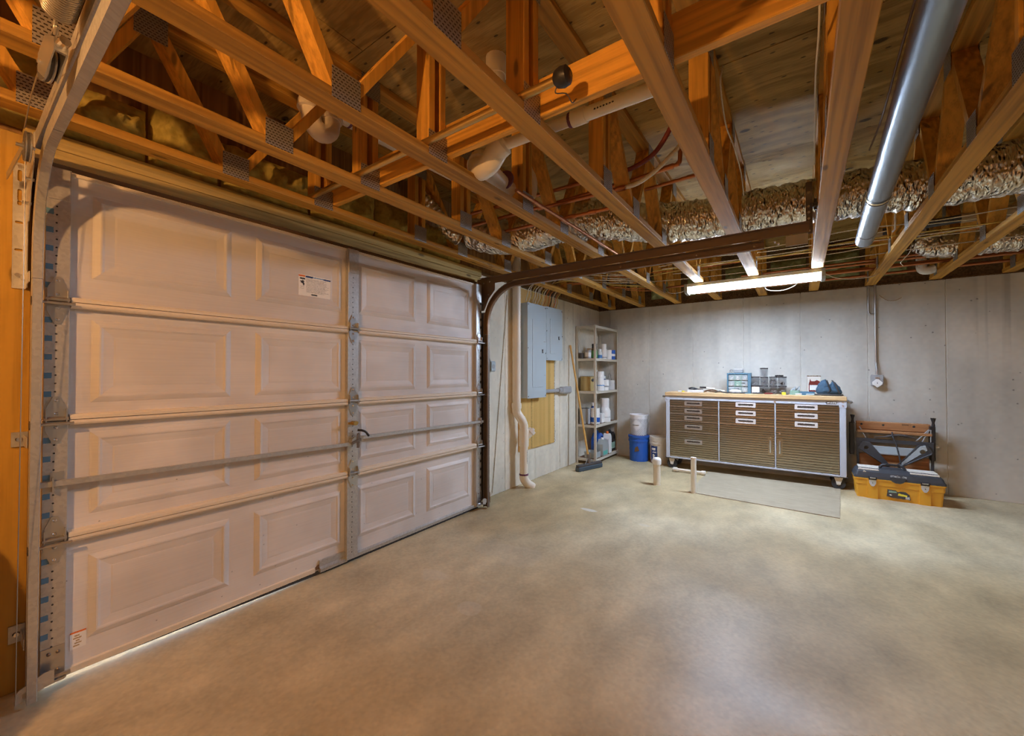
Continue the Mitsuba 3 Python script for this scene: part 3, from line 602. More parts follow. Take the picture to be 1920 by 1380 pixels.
def copper(label, pts, r=0.0135, fits=()):
    k = thing('copper_pipe', label, 'copper pipe', 'copper water pipes in the ceiling')
    put('pipe', tube(pts, r, 10), M('copper'), k, smooth=40)
    for a, b in fits: put('fitting', tube([a, b], r * 1.3, 12), M('copper'), k, smooth=40)
    return k
def bend(pts): return spline(pts, 6)
k = copper('upper copper pipe ending in a red flexible hose between the fourth and fifth truss', [(-2.5, 2.60, 2.735), (-0.95, 2.60, 2.712)], fits=[((-1.00, 2.60, 2.713), (-0.955, 2.60, 2.712)), ((-2.0, 2.6, 2.728), (-1.96, 2.6, 2.727))])
solo('red_hose', tube(bend([(-0.96, 2.60, 2.712), (-0.88, 2.60, 2.715), (-0.78, 2.60, 2.745), (-0.70, 2.59, 2.80), (-0.62, 2.58, 2.92), (-0.58, 2.58, 3.08)]), 0.0145, 12), M('red_dark'), 'dark red flexible hose curving up to the subfloor', 'hose', smooth=True)
k = copper('copper pipe with an elbow turning up below the red hose', bend([(-2.5, 2.66, 2.655), (-1.2, 2.66, 2.655), (-0.66, 2.66, 2.68), (-0.615, 2.66, 2.69), (-0.60, 2.66, 2.74), (-0.60, 2.66, 3.07)]), fits=[((-0.70, 2.66, 2.678), (-0.64, 2.66, 2.681)), ((-1.05, 2.66, 2.657), (-1.01, 2.66, 2.658))])
solo('white_hose', tube(bend([(-0.93, 2.60, 2.600), (-0.85, 2.60, 2.605), (-0.76, 2.60, 2.640), (-0.66, 2.61, 2.715), (-0.56, 2.64, 2.84), (-0.53, 2.66, 3.07)]), 0.0135, 12), M('cable_white'), 'white flexible hose curving up beside the copper elbow', 'hose', smooth=True)
k = copper('copper pipe joined to the white hose by a short fitting', [(-1.60, 2.60, 2.615), (-0.92, 2.60, 2.600)], fits=[((-0.99, 2.60, 2.602), (-0.93, 2.60, 2.6))])
k = copper('lowest of the crosswise copper pipes, with valves above the third truss', [(-2.02, 2.74, 2.57), (-1.02, 2.74, 2.545)], fits=[((-1.25, 2.74, 2.551), (-1.20, 2.74, 2.55)), ((-1.42, 2.74, 2.556), (-1.36, 2.74, 2.554))])
k = copper('pale copper pipe lying lengthwise along the third truss', [(-1.425, 2.05, 2.508), (-1.40, 3.9, 2.504)], 0.012, fits=[((-1.424, 2.25, 2.507), (-1.423, 2.36, 2.507)), ((-1.42, 2.62, 2.507), (-1.418, 2.72, 2.506))])
for i, (y, z, x0, x1, r) in enumerate([(5.79, 2.555, -1.5, 3.0, 0.013), (5.89, 2.61, -0.6, 3.6, 0.013), (6.02, 2.535, -1.3, 3.6, 0.016), (6.16, 2.58, -0.8, 3.6, 0.014), (6.30, 2.52, -1.2, 3.6, 0.016)]):
    copper(['copper pipe nearest of the five running to the back wall side', 'second copper pipe behind the shop light, reaching past the outlet conduit', 'thick copper pipe in the middle of the five behind the shop light', 'fourth copper pipe behind the shop light', 'thick copper pipe closest above the back wall'][i], [(x0, y, z), (x1, y + 0.02, z + 0.015)], r)
k = copper('short copper pipe between the fourth and fifth truss just before the foil duct', [(-0.92, 2.98, 2.722), (-0.43, 2.98, 2.735)], 0.013)

# foil ducts
def duct(path, r, seed, sag=0.0, ridges=60.0, n=56):
    p = spline(path, max(4, int(20)))
    d = np.r_[0, np.cumsum(np.linalg.norm(np.diff(p, axis=0), axis=1))]
    m = int(d[-1] / 0.008); s = np.linspace(0, d[-1], m)
    p = np.stack([np.interp(s, d, p[:, i]) for i in range(3)], 1)
    r = np.interp(np.linspace(0, 1, m), np.linspace(0, 1, len(r)), r) if np.ndim(r) else np.full(m, r)
    mesh = tube(p, r, n)
    v = np.array(mesh.vertices)[:m * n].reshape(m, n, 3)
    c = p[:, None]; u = v - c; u /= np.linalg.norm(u, axis=-1, keepdims=True)
    g = np.arange(n) / n
    def nz(fs, fg, o): return meshkit.noise(np.stack(np.broadcast_arrays(s[:, None] * fs, np.cos(g * 2 * np.pi)[None] * fg, np.sin(g * 2 * np.pi)[None] * fg + seed), -1), o)
    crease = np.abs(nz(34, 1.1, seed) - 0.5) + 0.6 * np.abs(nz(75, 2.6, seed + 1) - 0.5)
    rr = r[:, None] * (1 + 0.10 * (nz(5, 1.2, seed + 2) - 0.5)) + 0.030 * (0.35 - crease) + 0.004 * np.sin(s * ridges)[:, None]
    v = c + u * rr[..., None]
    vv = np.array(mesh.vertices); vv[:m * n] = v.reshape(-1, 3)
    mesh.vertices = vv
    return mesh
solo('foil_duct', duct([(-2.46, 2.82, 2.66), (-2.3, 2.86, 2.61), (-2.15, 2.93, 2.59), (-1.98, 3.05, 2.63), (-1.7, 3.15, 2.69), (-1.4, 3.36, 2.715), (-1.1, 3.55, 2.69), (-0.84, 3.66, 2.675), (-0.4, 3.74, 2.67), (0.2, 3.82, 2.675), (1.0, 3.9, 2.67), (2.0, 3.98, 2.665), (2.9, 4.0, 2.665)], np.r_[np.linspace(0.128, 0.158, 10), np.full(60, 0.160)], 3), M('foil'), 'long crinkled foil-wrapped duct snaking crosswise through the trusses', 'duct', smooth=True)
solo('foil_duct', duct([(0.98, 5.60, 2.71), (1.06, 5.60, 2.63), (1.20, 5.59, 2.60), (1.40, 5.59, 2.60), (2.2, 5.60, 2.58)], 0.112, 11), M('foil'), 'drooping foil duct end above the right end of the back wall', 'duct', smooth=True)
solo('foil_duct', duct([(-2.62, 2.30, 2.90), (-2.55, 2.42, 2.78), (-2.50, 2.55, 2.62), (-2.47, 2.66, 2.56)], 0.05, 14, ridges=150.0, n=24), M('foil'), 'narrow ribbed foil hose slanting down behind the first truss', 'duct', smooth=True)

# galvanised vent pipe
k = thing('vent_pipe', 'long grey steel pipe with an open end hung between two trusses', 'pipe')
a, b = np.array([0.335, 1.15, 2.485]), np.array([0.418, 4.16, 2.412]); u_ = (b - a) / np.linalg.norm(b - a)
put('pipe', tube([a, b, b, b - u_ * 0.3], [0.057, 0.057, 0.053, 0.053], 28, caps=False), M('vent_steel'), k, smooth=40)
for t in (0.70, 0.93): put('seam', tube([a + u_ * 3.0 * t, a + u_ * (3.0 * t + 0.012)], 0.0595, 28), M('vent_steel'), k)
solo('pipe_strap', cat(tube([a + u_ * 2.05, a + u_ * 2.075], 0.0625, 24, caps=False), beam(a + u_ * 2.06 + [0.066, 0, 0], a + u_ * 2.06 + [0.066, 0, 0.55], 0.012, 0.003, (0, 1, 0))), M('brass'), 'yellowish strap holding the grey steel pipe', 'strap')

# dark pipe with tan couplings at the back, and the white drain drop
k = thing('dark_pipe', 'dark insulated pipe with tan couplings above the outlet conduit', 'pipe')
put('pipe', cyl((0.66, 5.35, 2.765), (1.22, 5.35, 2.780), 0.036, 16), M('dark_grey'), k, smooth=40)
put('coupling', cyl((0.53, 5.35, 2.760), (0.67, 5.35, 2.765), 0.042, 18), M('tan'), k, smooth=40)
put('coupling', cyl((1.20, 5.35, 2.780), (1.55, 5.35, 2.790), 0.045, 18), M('tan'), k, smooth=40)
k = pvc('white plastic drain drop with an elbow near the back wall')
put('pipe', cyl((1.10, 6.25, 3.08), (1.10, 6.25, 2.56), 0.045, 18), M('white'), k, smooth=40)
put('elbow', tube(bend([(1.10, 6.25, 2.56), (1.11, 6.25, 2.515), (1.15, 6.25, 2.50), (1.21, 6.25, 2.515)]), 0.045, 18), M('white'), k, smooth=40)
k = pvc('white plastic pipe end pointing down beyond the drooping foil duct')
put('pipe', tube(bend([(1.42, 5.95, 2.86), (1.50, 5.95, 2.88), (1.70, 5.95, 2.88), (2.2, 5.95, 2.90)]), 0.052, 18), M('white'), k, smooth=40)

# insulation
ORD = ['first', 'second', 'third', 'fourth', 'fifth', 'sixth', 'seventh', 'eighth', 'ninth', 'tenth', 'eleventh', 'twelfth', 'thirteenth', 'fourteenth']
def batt(x0, x1, y0, y1, z0, z1, axis, seed, m, label, grp):
    n1, n2 = 26, 14
    g1, g2 = np.meshgrid(np.linspace(0, 1, n1), np.linspace(0, 1, n2), indexing='ij')
    if axis == 'x': P3 = np.stack([g1 * 0, y0 + g1 * (y1 - y0), z0 + g2 * (z1 - z0)], -1)
    else: P3 = np.stack([x0 + g1 * (x1 - x0), g1 * 0, z0 + g2 * (z1 - z0)], -1)
    e = np.minimum(np.minimum(g1, 1 - g1) * 5, np.minimum(g2, 1 - g2) * 4).clip(0, 1) ** 0.5
    h = e * (0.10 + 1.0 * meshkit.fbm(P3 * 11 + seed, 4, seed) ** 1.3)
    F = P3.copy(); Bk = P3.copy()
    if axis == 'x': F[..., 0] = x0 + h * (x1 - x0); Bk[..., 0] = x0
    else: F[..., 1] = y1 - h * (y1 - y0); Bk[..., 1] = y1
    i, j = np.meshgrid(np.arange(n1 - 1), np.arange(n2 - 1), indexing='ij')
    q = np.stack([i * n2 + j, (i + 1) * n2 + j, (i + 1) * n2 + j + 1, i * n2 + j + 1], -1).reshape(-1, 4)
    f = np.vstack([q[:, [0, 1, 2]], q[:, [0, 2, 3]]]); N = n1 * n2
    solo('insulation_batt', trimesh.Trimesh(np.vstack([F.reshape(-1, 3), Bk.reshape(-1, 3)]), np.vstack([f, f[:, ::-1] + N]), process=False), M(m), label, 'insulation', smooth=True, group=grp)
for i, (y0, y1) in enumerate([(0.30, 0.62), (0.63, 0.95), (0.97, 1.50), (1.52, 2.04), (2.06, 2.55), (2.56, 3.05), (-0.4, 0.28)]):
    batt(-2.855, -2.66, y0, y1, 2.475, 2.475 + [0.30, 0.36, 0.30, 0.36, 0.34, 0.30, 0.4][i], 'x', i + 1, 'insulation', 'yellow fibreglass tuft above the door header, %s from the orange jamb' % ORD[(i + 1) % 7], 'yellow insulation above the door header')
for i, (x0, x1) in enumerate([(-1.95, -1.60), (-1.40, -1.05), (-0.88, -0.46), (-0.32, 0.08), (0.22, 0.62), (0.78, 1.05)]):
    batt(x0, x1, 6.50, 6.638, 2.56, 2.92, 'y', 20 + i, 'insulation_g', 'greenish fibreglass batt above the back wall, %s from the shelf corner' % ORD[i], 'insulation above the back wall')

# cables
def cable(label, pts, m='cable_white', r=0.0045, group='electric cables in the ceiling'):
    solo('cable', tube(spline(pts, 6), r, 6), M(m), label, 'cable', smooth=True, group=group)
cable('white cable drooping along the fifth truss', [(-0.33, 2.45, 3.05), (-0.335, 2.40, 2.92), (-0.34, 2.62, 2.82), (-0.335, 2.95, 2.83), (-0.33, 3.25, 2.80), (-0.335, 3.50, 2.72)])
cable('white cable hanging beside the sixth truss', [(0.075, 1.95, 2.90), (0.075, 2.1, 2.80), (0.07, 2.35, 2.76), (0.075, 2.64, 2.70), (0.08, 3.0, 2.62)])
cable('reddish cable running along the grey steel pipe', [(0.30, 1.3, 2.55), (0.31, 2.0, 2.56), (0.33, 2.6, 2.60), (0.36, 3.3, 2.75)], 'brown')
RC_ = random.Random(5)
CW = ['thick orange cable strung across the trusses', 'yellowish house wiring cable strung across the trusses', 'white house wiring cable strung across the trusses']
for i in (0, 1, 3, 4, 5, 7, 8, 10):
    y, z = 4.60 + 0.08 * i, 2.505 + (0.07 if i % 2 else 0.0) + 0.05 * (i % 3)
    pts = [(x, y + RC_.uniform(-0.03, 0.03), z + RC_.uniform(-0.02, 0.02)) for x in np.linspace(-1.65 + RC_.uniform(0, 0.5), 3.0, 9)]
    c_ = ['cable_yellow', 'cable_white', 'cable_yellow', 'cable_white', 'cable_yellow', 'cable_white', 'cable_yellow', 'cable_orange', 'cable_white', 'cable_yellow', 'cable_white'][i]
    cable(CW[0 if c_ == 'cable_orange' else 1 if c_ == 'cable_yellow' else 2] + ', %s behind the door track end' % ORD[i], pts, c_, 0.005, 'cables strung across the trusses')
for i in range(14):
    y0 = 4.20 + 0.053 * i + (0.06 if i > 8 else 0)
    zz = 2.50 + 0.014 * ((i * 5) % 14)
    j = lambda a: RC_.uniform(-a, a)
    pts = [(-2.775, y0, 2.268), (-2.745 + j(0.01), y0 + j(0.015), 2.34), (-2.70 + j(0.015), y0 + j(0.015), 2.46), (-2.46, y0 + 0.06 + j(0.01), zz + 0.02), (-2.15, y0 + 0.22 + 0.02 * i, zz), (-1.95, y0 + 0.42 + 0.03 * i, zz), (-1.72, y0 + 0.60 + 0.04 * i, zz + 0.01)]
    c_ = ['cable_white', 'cable_white', 'cable_yellow', 'cable_white', 'cable_white', 'cable_white', 'cable_yellow', 'cable_white', 'cable_orange', 'cable_orange', 'black', 'cable_white', 'cable_orange', 'cable_yellow'][i]
    cable({'cable_white': 'white', 'cable_yellow': 'yellowish', 'cable_orange': 'orange', 'black': 'black'}[c_] + ' cable rising above the breaker panels, %s from the drain pipe' % ORD[i], pts, c_, 0.0058, 'cables above the breaker panels')
cable('white cord looping from the right end of the shop light', [(0.22, 5.22, 2.39), (0.30, 5.25, 2.345), (0.42, 5.35, 2.335), (0.58, 5.5, 2.36), (0.68, 5.7, 2.42), (0.70, 5.9, 2.50)])
cable('white cord sagging under the middle of the shop light', [(-0.32, 5.325, 2.40), (-0.30, 5.34, 2.315), (-0.20, 5.345, 2.285), (-0.10, 5.345, 2.295), (-0.02, 5.34, 2.34), (0.0, 5.325, 2.42)])
cable('short cord at the left end of the shop light', [(-1.12, 5.22, 2.38), (-1.20, 5.25, 2.365), (-1.32, 5.3, 2.38), (-1.40, 5.4, 2.45)])
cable('white cord end dangling beside the grey steel pipe', [(0.60, 4.2, 2.95), (0.605, 4.2, 2.7), (0.60, 4.2, 2.50), (0.60, 4.2, 2.475), (0.585, 4.2, 2.455)], 'white', 0.006)
cable('frayed string hanging below the seventh truss', [(0.80, 4.85, 2.52), (0.78, 4.8, 2.42), (0.74, 4.8, 2.36), (0.72, 4.8, 2.33), (0.735, 4.8, 2.30)], 'cable_white', 0.003)
# ------------------------------------------------------------------ on the left wall
solo('backer_board', box(-2.819, -2.801, 4.10, 4.972, 0.41, 2.425, 0.002), M('ply_wall'), 'yellow plywood board fixed to the concrete behind the grey breaker panels', 'plywood board')
def breaker(label, y0, y1, z0, z1, x1, dy0, dy1, dz0, dz1, latch):
    k = thing('breaker_panel', label, 'breaker panel', 'grey breaker panels')
    put('box', box(-2.80, x1 - 0.004, y0 + 0.004, y1 - 0.004, z0 + 0.004, z1 - 0.004, 0.002), M('grey_blue'), k)
    put('cover', box(x1 - 0.004, x1, y0, y1, z0, z1, 0.0015), M('grey_blue'), k)
    d = put('door', box(x1 - 0.001, x1 + 0.004, dy0, dy1, dz0, dz1, 0.0015), M('grey_blue'), k)
    put('latch', box(x1 + 0.003, x1 + 0.009, latch[0] - 0.016, latch[0] + 0.016, latch[1] - 0.022, latch[1] + 0.022, 0.002), M('black'), d)
    put('latch_slot', box(x1 + 0.009, x1 + 0.0105, latch[0] - 0.004, latch[0] + 0.006, latch[1] - 0.014, latch[1] + 0.014), M('grey'), d)
    for y, z in ((y0 + 0.02, z0 + 0.025), (y1 - 0.02, z0 + 0.025), (y0 + 0.02, z1 - 0.025), (y1 - 0.02, z1 - 0.025), (y0 + 0.012, (z0 + z1) / 2 + 0.03), (y1 - 0.012, (z0 + z1) / 2 - 0.02)):
        put('screw', cyl((x1, y, z), (x1 + 0.003, y, z), 0.007, 8), M('dark_grey'), k)
    return k
breaker('tall grey breaker panel with a long door', 4.128, 4.572, 1.062, 2.243, -2.70, 4.235, 4.535, 1.195, 2.05, (4.475, 1.655))
put('mark', box(-2.696, -2.6955, 4.50, 4.555, 1.775, 1.785), M('grey'), 'breaker_panel__door', label='small printed strip'); put('mark', box(-2.696, -2.6955, 4.51, 4.55, 1.345, 1.35), M('grey'), 'breaker_panel__door')
breaker('shorter grey breaker panel to the right of the tall one', 4.600, 5.045, 1.545, 2.257, -2.715, 4.70, 4.99, 1.635, 2.10, (4.935, 1.855))
k = thing('conduit_elbow', 'short fat grey conduit leading out of the tall breaker panel into a junction box', 'conduit')
put('pipe', cyl((-2.775, 4.57, 1.130), (-2.775, 5.10, 1.130), 0.026, 18), M('grey'), k, smooth=40)
put('collar', cyl((-2.775, 5.02, 1.130), (-2.775, 5.10, 1.130), 0.036, 18), M('grey'), k, smooth=40)
put('junction_box', box(-2.815, -2.735, 5.10, 5.385, 1.078, 1.180, 0.02), M('grey'), k)
k = thing('outlet_box', 'small blue-grey outlet box on the concrete beside the door track', 'outlet')
put('box', box(-2.82, -2.765, 3.487, 3.580, 1.388, 1.508, 0.01), M('grey_blue'), k); put('face', box(-2.766, -2.760, 3.495, 3.572, 1.398, 1.498, 0.006), M('grey_blue'), k)
put('socket', cyl((-2.762, 3.533, 1.448), (-2.757, 3.533, 1.448), 0.024, 16), M('grey'), k)
put('cord', tube(spline([(-2.80, 3.52, 1.508), (-2.81, 3.50, 1.62), (-2.812, 3.49, 1.80), (-2.812, 3.52, 2.05), (-2.812, 3.62, 2.25)], 6), 0.004, 6), M('dark'), k)
k = pvc('tall white plastic drain pipe standing against the concrete between the door and the breaker panels')
put('pipe', cyl((-2.757, 3.975, 2.98), (-2.757, 3.975, 1.00), 0.050, 22), M('pvc'), k, smooth=40)
coupling(k, (-2.757, 3.975, 1.015), (-2.757, 3.975, 0.955), 0.051)
put('offset_bend', tube(spline([(-2.757, 3.975, 0.97), (-2.76, 3.98, 0.91), (-2.735, 4.005, 0.855), (-2.71, 4.03, 0.80), (-2.70, 4.045, 0.74), (-2.70, 4.045, 0.68)], 6), 0.052, 22), M('pvc'), k, smooth=40)
coupling(k, (-2.70, 4.045, 0.70), (-2.70, 4.045, 0.50), 0.051)
c = put('cleanout', tube(spline([(-2.70, 4.05, 0.60), (-2.672, 4.085, 0.63), (-2.648, 4.115, 0.665)], 5), [0.046] * 11, 18), M('pvc'), k, smooth=40)
put('plug', cyl((-2.650, 4.113, 0.662), (-2.632, 4.135, 0.688), 0.050, 18), M('white'), c); put('plug_head', cyl((-2.632, 4.135, 0.688), (-2.622, 4.147, 0.703), 0.020, 4), M('white'), c)
put('pipe', cyl((-2.70, 4.045, 0.50), (-2.70, 4.045, 0.12), 0.049, 22), M('pvc'), k, smooth=40)
kk = put('print', cat(*[box(-2.6505, -2.6495, 4.038, 4.046, 0.30 + 0.018 * i, 0.309 + 0.018 * i) for i in range(9)]), M('dark_grey'), k, label='dark vertical printing on the pipe'); labels[kk]['kind'] = 'stuff'
put('band', cyl((-2.70, 4.045, 0.175), (-2.70, 4.045, 0.155), 0.054, 22), M('primer'), k)
put('foot_bend', tube(spline([(-2.70, 4.045, 0.16), (-2.70, 4.05, 0.11), (-2.68, 4.085, 0.055), (-2.655, 4.13, 0.015), (-2.64, 4.15, -0.004)], 6), 0.052, 22), M('pvc'), k, smooth=40)
solo('hanging_string', tube(spline([(-2.813, 3.86, 2.30), (-2.812, 3.80, 1.80), (-2.812, 3.70, 1.0), (-2.812, 3.60, 0.2), (-2.808, 3.57, 0.03)], 6), 0.0035, 6), M('tan'), 'thin tan string hanging down the concrete beside the door', 'string')
solo('door_chock', box(-2.74, -2.66, 3.31, 3.37, 0.0, 0.135, 0.02), M('brown'), 'rusty block at the foot of the brown door track', 'block')

# shelf unit
SX0, SX1, SY0, SY1 = -2.805, -2.485, 5.655, 6.555
SZ = [2.096, 1.597, 1.100, 0.590, 0.082]
k = thing('shelf_unit', 'narrow beige metal shelf unit with five shelves in the corner', 'shelf unit')
for x, sx in ((SX0, 1), (SX1, -1)):
    for y, sy in ((SY0, 1), (SY1, -1)):
        put('post', cat(box(x, x + sx * 0.030, y, y + sy * 0.002, 0, 2.10), box(x, x + sx * 0.002, y, y + sy * 0.030, 0, 2.10)), M('shelf'), k)
for z in SZ:
    put('shelf', cat(box(SX0 + 0.003, SX1 - 0.003, SY0 + 0.003, SY1 - 0.003, z - 0.004, z), *[box(a, b, c, d, z - 0.036, z) for a, b, c, d in ((SX0 + 0.003, SX1 - 0.003, SY0 + 0.003, SY0 + 0.006), (SX0 + 0.003, SX1 - 0.003, SY1 - 0.006, SY1 - 0.003), (SX0 + 0.003, SX0 + 0.006, SY0 + 0.003, SY1 - 0.003), (SX1 - 0.006, SX1 - 0.003, SY0 + 0.003, SY1 - 0.003))]), M('shelf'), k)
solo('shelf_liner', box(-2.77, -2.50, 5.69, 6.30, SZ[4] + 0.0005, SZ[4] + 0.006), M('brown'), 'brown board lying on the bottom shelf', 'board')
solo('shelf_liner', box(-2.77, -2.52, 6.32, 6.52, SZ[4] + 0.0005, SZ[4] + 0.012), M('tan'), 'tan folded board at the right end of the bottom shelf', 'board')
solo('shelf_liner', box(-2.77, -2.52, 5.69, 6.52, SZ[3] + 0.0005, SZ[3] + 0.005), M('brown'), 'brown board lying on the second shelf from the bottom', 'board')

def can(name, label, x, y, z, r, h, body, lid=None, band=None, group=None, catg='can', rim=True):
    k = thing(name, label, catg, group)
    put('body', lathe([(r, 0), (r, h * 0.97), (r * 0.95, h)] if not rim else [(r, 0), (r * 1.02, 0.004), (r, 0.008), (r, h - 0.01), (r * 1.03, h - 0.006), (r * 1.03, h), (r * 0.9, h), (r * 0.88, h - 0.006)], 22, (x, y, z)), M(body), k, smooth=35)
    if lid: put('lid', lathe([(r * 0.86, h - 0.006), (r * 0.86, h + 0.002), (r * 0.5, h + 0.003)], 20, (x, y, z)), M(lid), k)
    if band: put('label_band', lathe([(r * 1.012, h * band[1]), (r * 1.012, h * band[2])], 22, (x, y, z)), M(band[0]), k, smooth=35)
    return k
def bottle(name, label, x, y, z, r, h, body, cap, neck=0.4, caph=0.2, band=None, group=None, rc=None):
    k = thing(name, label, 'bottle', group)
    hb = h * (1 - caph); rn = r * neck
    put('body', lathe([(r * 0.95, 0), (r, 0.006), (r, hb * 0.74), (r * 0.9, hb * 0.82), (rn * 1.15, hb * 0.95), (rn, hb)], 22, (x, y, z)), M(body), k, smooth=50)
    rc = rc or rn * 1.25
    put('cap', lathe([(rc, hb), (rc, h * 0.985), (rc * 0.85, h)], 18, (x, y, z)), M(cap), k, smooth=40)
    if band: put('label_band', lathe([(r * 1.012, hb * band[1]), (r * 1.012, hb * band[2])], 22, (x, y, z)), M(band[0]), k, smooth=40)
    return k
def jug(name, label, x, y, z, w, d, h, body, cap, band=None, group=None, handle=True):
    """flat jug: w along y, d along x, shoulder, neck to the back and a carved handle opening"""
    k = thing(name, label, 'jug', group)
    o = Polygon([(y - w / 2, z), (y + w / 2, z), (y + w / 2, z + h * 0.62), (y + w * 0.40, z + h * 0.80), (y + w * 0.12, z + h * 0.90), (y - w * 0.16, z + h * 0.90), (y - w / 2, z + h * 0.66)]).buffer(0.012).buffer(-0.012).buffer(-0.012).buffer(0.012)
    if handle: o = o.difference(Polygon([(y + w * 0.12, z + h * 0.60), (y + w * 0.34, z + h * 0.56), (y + w * 0.34, z + h * 0.68), (y + w * 0.14, z + h * 0.76)]).buffer(0.008))
    put('body', prism(o, 'x', x - d / 2, x + d / 2), M(body), k)
    put('cap', lathe([(0.022, h * 0.90), (0.022, h * 0.98), (0.018, h)], 16, (x, y - w * 0.03, z)), M(cap), k, smooth=40)
    if band: put('label_band', prism(Polygon([(y - w * 0.42, z + h * band[1]), (y + w * 0.42, z + h * band[1]), (y + w * 0.42, z + h * band[2]), (y - w * 0.42, z + h * band[2])]), 'x', x + d / 2 - 0.001, x + d / 2 + 0.0015), M(band[0]), k)
    return k
SH = 'containers on the shelf unit'
z = SZ[1] + 0.0015
can('dark_tin', 'small dark tin at the left end of the second shelf from the top', -2.74, 5.715, z, 0.035, 0.085, 'dark', group=SH)
can('label_jar', 'glass jar with a white label and dark cap on the second shelf from the top', -2.66, 5.765, z, 0.050, 0.125, 'grey', 'dark', ('white', 0.2, 0.75), SH, 'jar')
k = solo('carton', box(-2.72, -2.66, 5.85, 5.91, z, z + 0.165, 0.003), M('tan'), 'brown carton beside the dark bottle on the second shelf from the top', 'carton', group=SH)
bottle('bottle', 'tall dark bottle with a black cap and a green label', -2.62, 5.92, z, 0.046, 0.235, 'brown', 'black', 0.7, 0.28, ('green', 0.1, 0.75), SH)
bottle('bottle', 'short white bottle just behind the front post on the second shelf from the top', -2.60, 6.07, z, 0.040, 0.16, 'white', 'white', 0.6, 0.2, ('blue_light', 0.1, 0.5), SH)
bottle('spray_can', 'white spray can with a tall white cap', -2.57, 6.17, z, 0.052, 0.245, 'white', 'white_gloss', 0.62, 0.24, ('grey', 0.1, 0.18), SH)
can('paint_can', 'plain white can between the spray can and the blue can', -2.55, 6.30, z, 0.056, 0.15, 'white', 'silver_lid', None, SH)
can('paint_can', 'blue can at the right end of the second shelf from the top', -2.545, 6.44, z, 0.058, 0.155, 'blue', 'silver_lid', ('white', 0.35, 0.6), SH)
z = SZ[2] + 0.0015
k = can('gold_can', 'large gold metal can with a round cap, on the middle shelf', -2.675, 5.79, z, 0.112, 0.222, 'gold_can', 'dark', None, SH)
put('spout', cyl((-2.575, 5.745, z + 0.165), (-2.563, 5.738, z + 0.167), 0.022, 14), M('black'), k)
bottle('white_jug', 'tall white round jug with a wide white cap on the middle shelf', -2.570, 6.005, z, 0.070, 0.30, 'white', 'white_gloss', 0.8, 0.30, ('blue_light', 0.35, 0.42), SH, rc=0.066)
can('paint_can', 'low white tub in front of the navy jar on the middle shelf', -2.54, 6.145, z, 0.060, 0.165, 'white', 'white_gloss', ('grey', 0.3, 0.45), SH)
can('navy_jar', 'navy blue jar with a wide white lid on the middle shelf', -2.66, 6.27, z, 0.072, 0.235, 'navy', 'white', ('white', 0.78, 0.97), SH, 'jar')
k = can('silver_can', 'silver paint can with a wire bail at the right end of the middle shelf', -2.565, 6.40, z, 0.082, 0.152, 'silver_lid', 'silver_lid', None, SH)
put('bail', tube([(-2.565, 6.40 + 0.075 * math.cos(a), z + 0.15 + 0.115 * math.sin(a)) for a in np.linspace(0, math.pi, 14)], 0.0025, 6), M('steel_dark'), k)
z = SZ[3] + 0.0065
can('paint_can', 'dull grey can at the left end of the second shelf from the bottom', -2.715, 5.765, z, 0.085, 0.235, 'grey', 'dark_grey', None, SH)
can('white_tub', 'white tub with blue bands beside the dull grey can', -2.58, 5.85, z, 0.070, 0.235, 'white', 'white_gloss', ('blue', 0.12, 0.42), SH, 'tub')
bottle('bottle', 'blue bottle with a white cap behind the white carton', -2.67, 5.99, z, 0.055, 0.31, 'navy', 'white', 0.5, 0.16, ('blue_light', 0.3, 0.5), SH)
solo('white_carton', box(-2.595, -2.525, 5.98, 6.085, z, z + 0.145, 0.004), M('white'), 'small white carton on the second shelf from the bottom', 'carton', group=SH)
bottle('white_jug', 'tall white bottle with a wide cap and a speckled label', -2.565, 6.19, z, 0.090, 0.375, 'white', 'white_gloss', 0.66, 0.36, ('grey', 0.30, 0.34), SH, rc=0.068)
z = SZ[4] + 0.0075
jug('jug', 'clear jug of teal liquid at the front of the bottom shelf', -2.535, 6.02, z, 0.20, 0.10, 0.275, 'clearpl', 'white', ('teal', 0.06, 0.28), SH, False)
jug('jug', 'blue plastic jug on the bottom shelf', -2.672, 6.14, z, 0.21, 0.12, 0.36, 'blue', 'blue', None, SH)
jug('jug', 'tall white jug between the blue and the black one', -2.55, 6.255, z, 0.115, 0.10, 0.345, 'white', 'orange', None, SH, False)
jug('jug', 'black jug with a green label at the right end of the bottom shelf', -2.575, 6.43, SZ[4] + 0.0135, 0.19, 0.11, 0.345, 'black', 'black', ('green_pale', 0.12, 0.42), SH)
k = thing('plastic_tray', 'clear plastic tray with odds and ends on the bottom shelf', 'tray', SH)
o = rbox(-2.70, -2.51, 5.70, 5.905, 0.02); put('tray', cat(prism(o, 'z', z, z + 0.004), prism(o.difference(o.buffer(-0.006)), 'z', z, z + 0.085)), M('clearpl'), k)
put('contents', cat(*[beam((-2.66 + 0.05 * i, 5.72 + 0.03 * i, z + 0.012 + 0.012 * i), (-2.58 + 0.02 * i, 5.86 - 0.02 * i, z + 0.05 + 0.012 * i), 0.016, 0.010) for i in range(3)]), M('tan'), k)
labels[k + '__contents'] = {'kind': 'stuff', 'label': 'jumble of small tan and dark bits'}

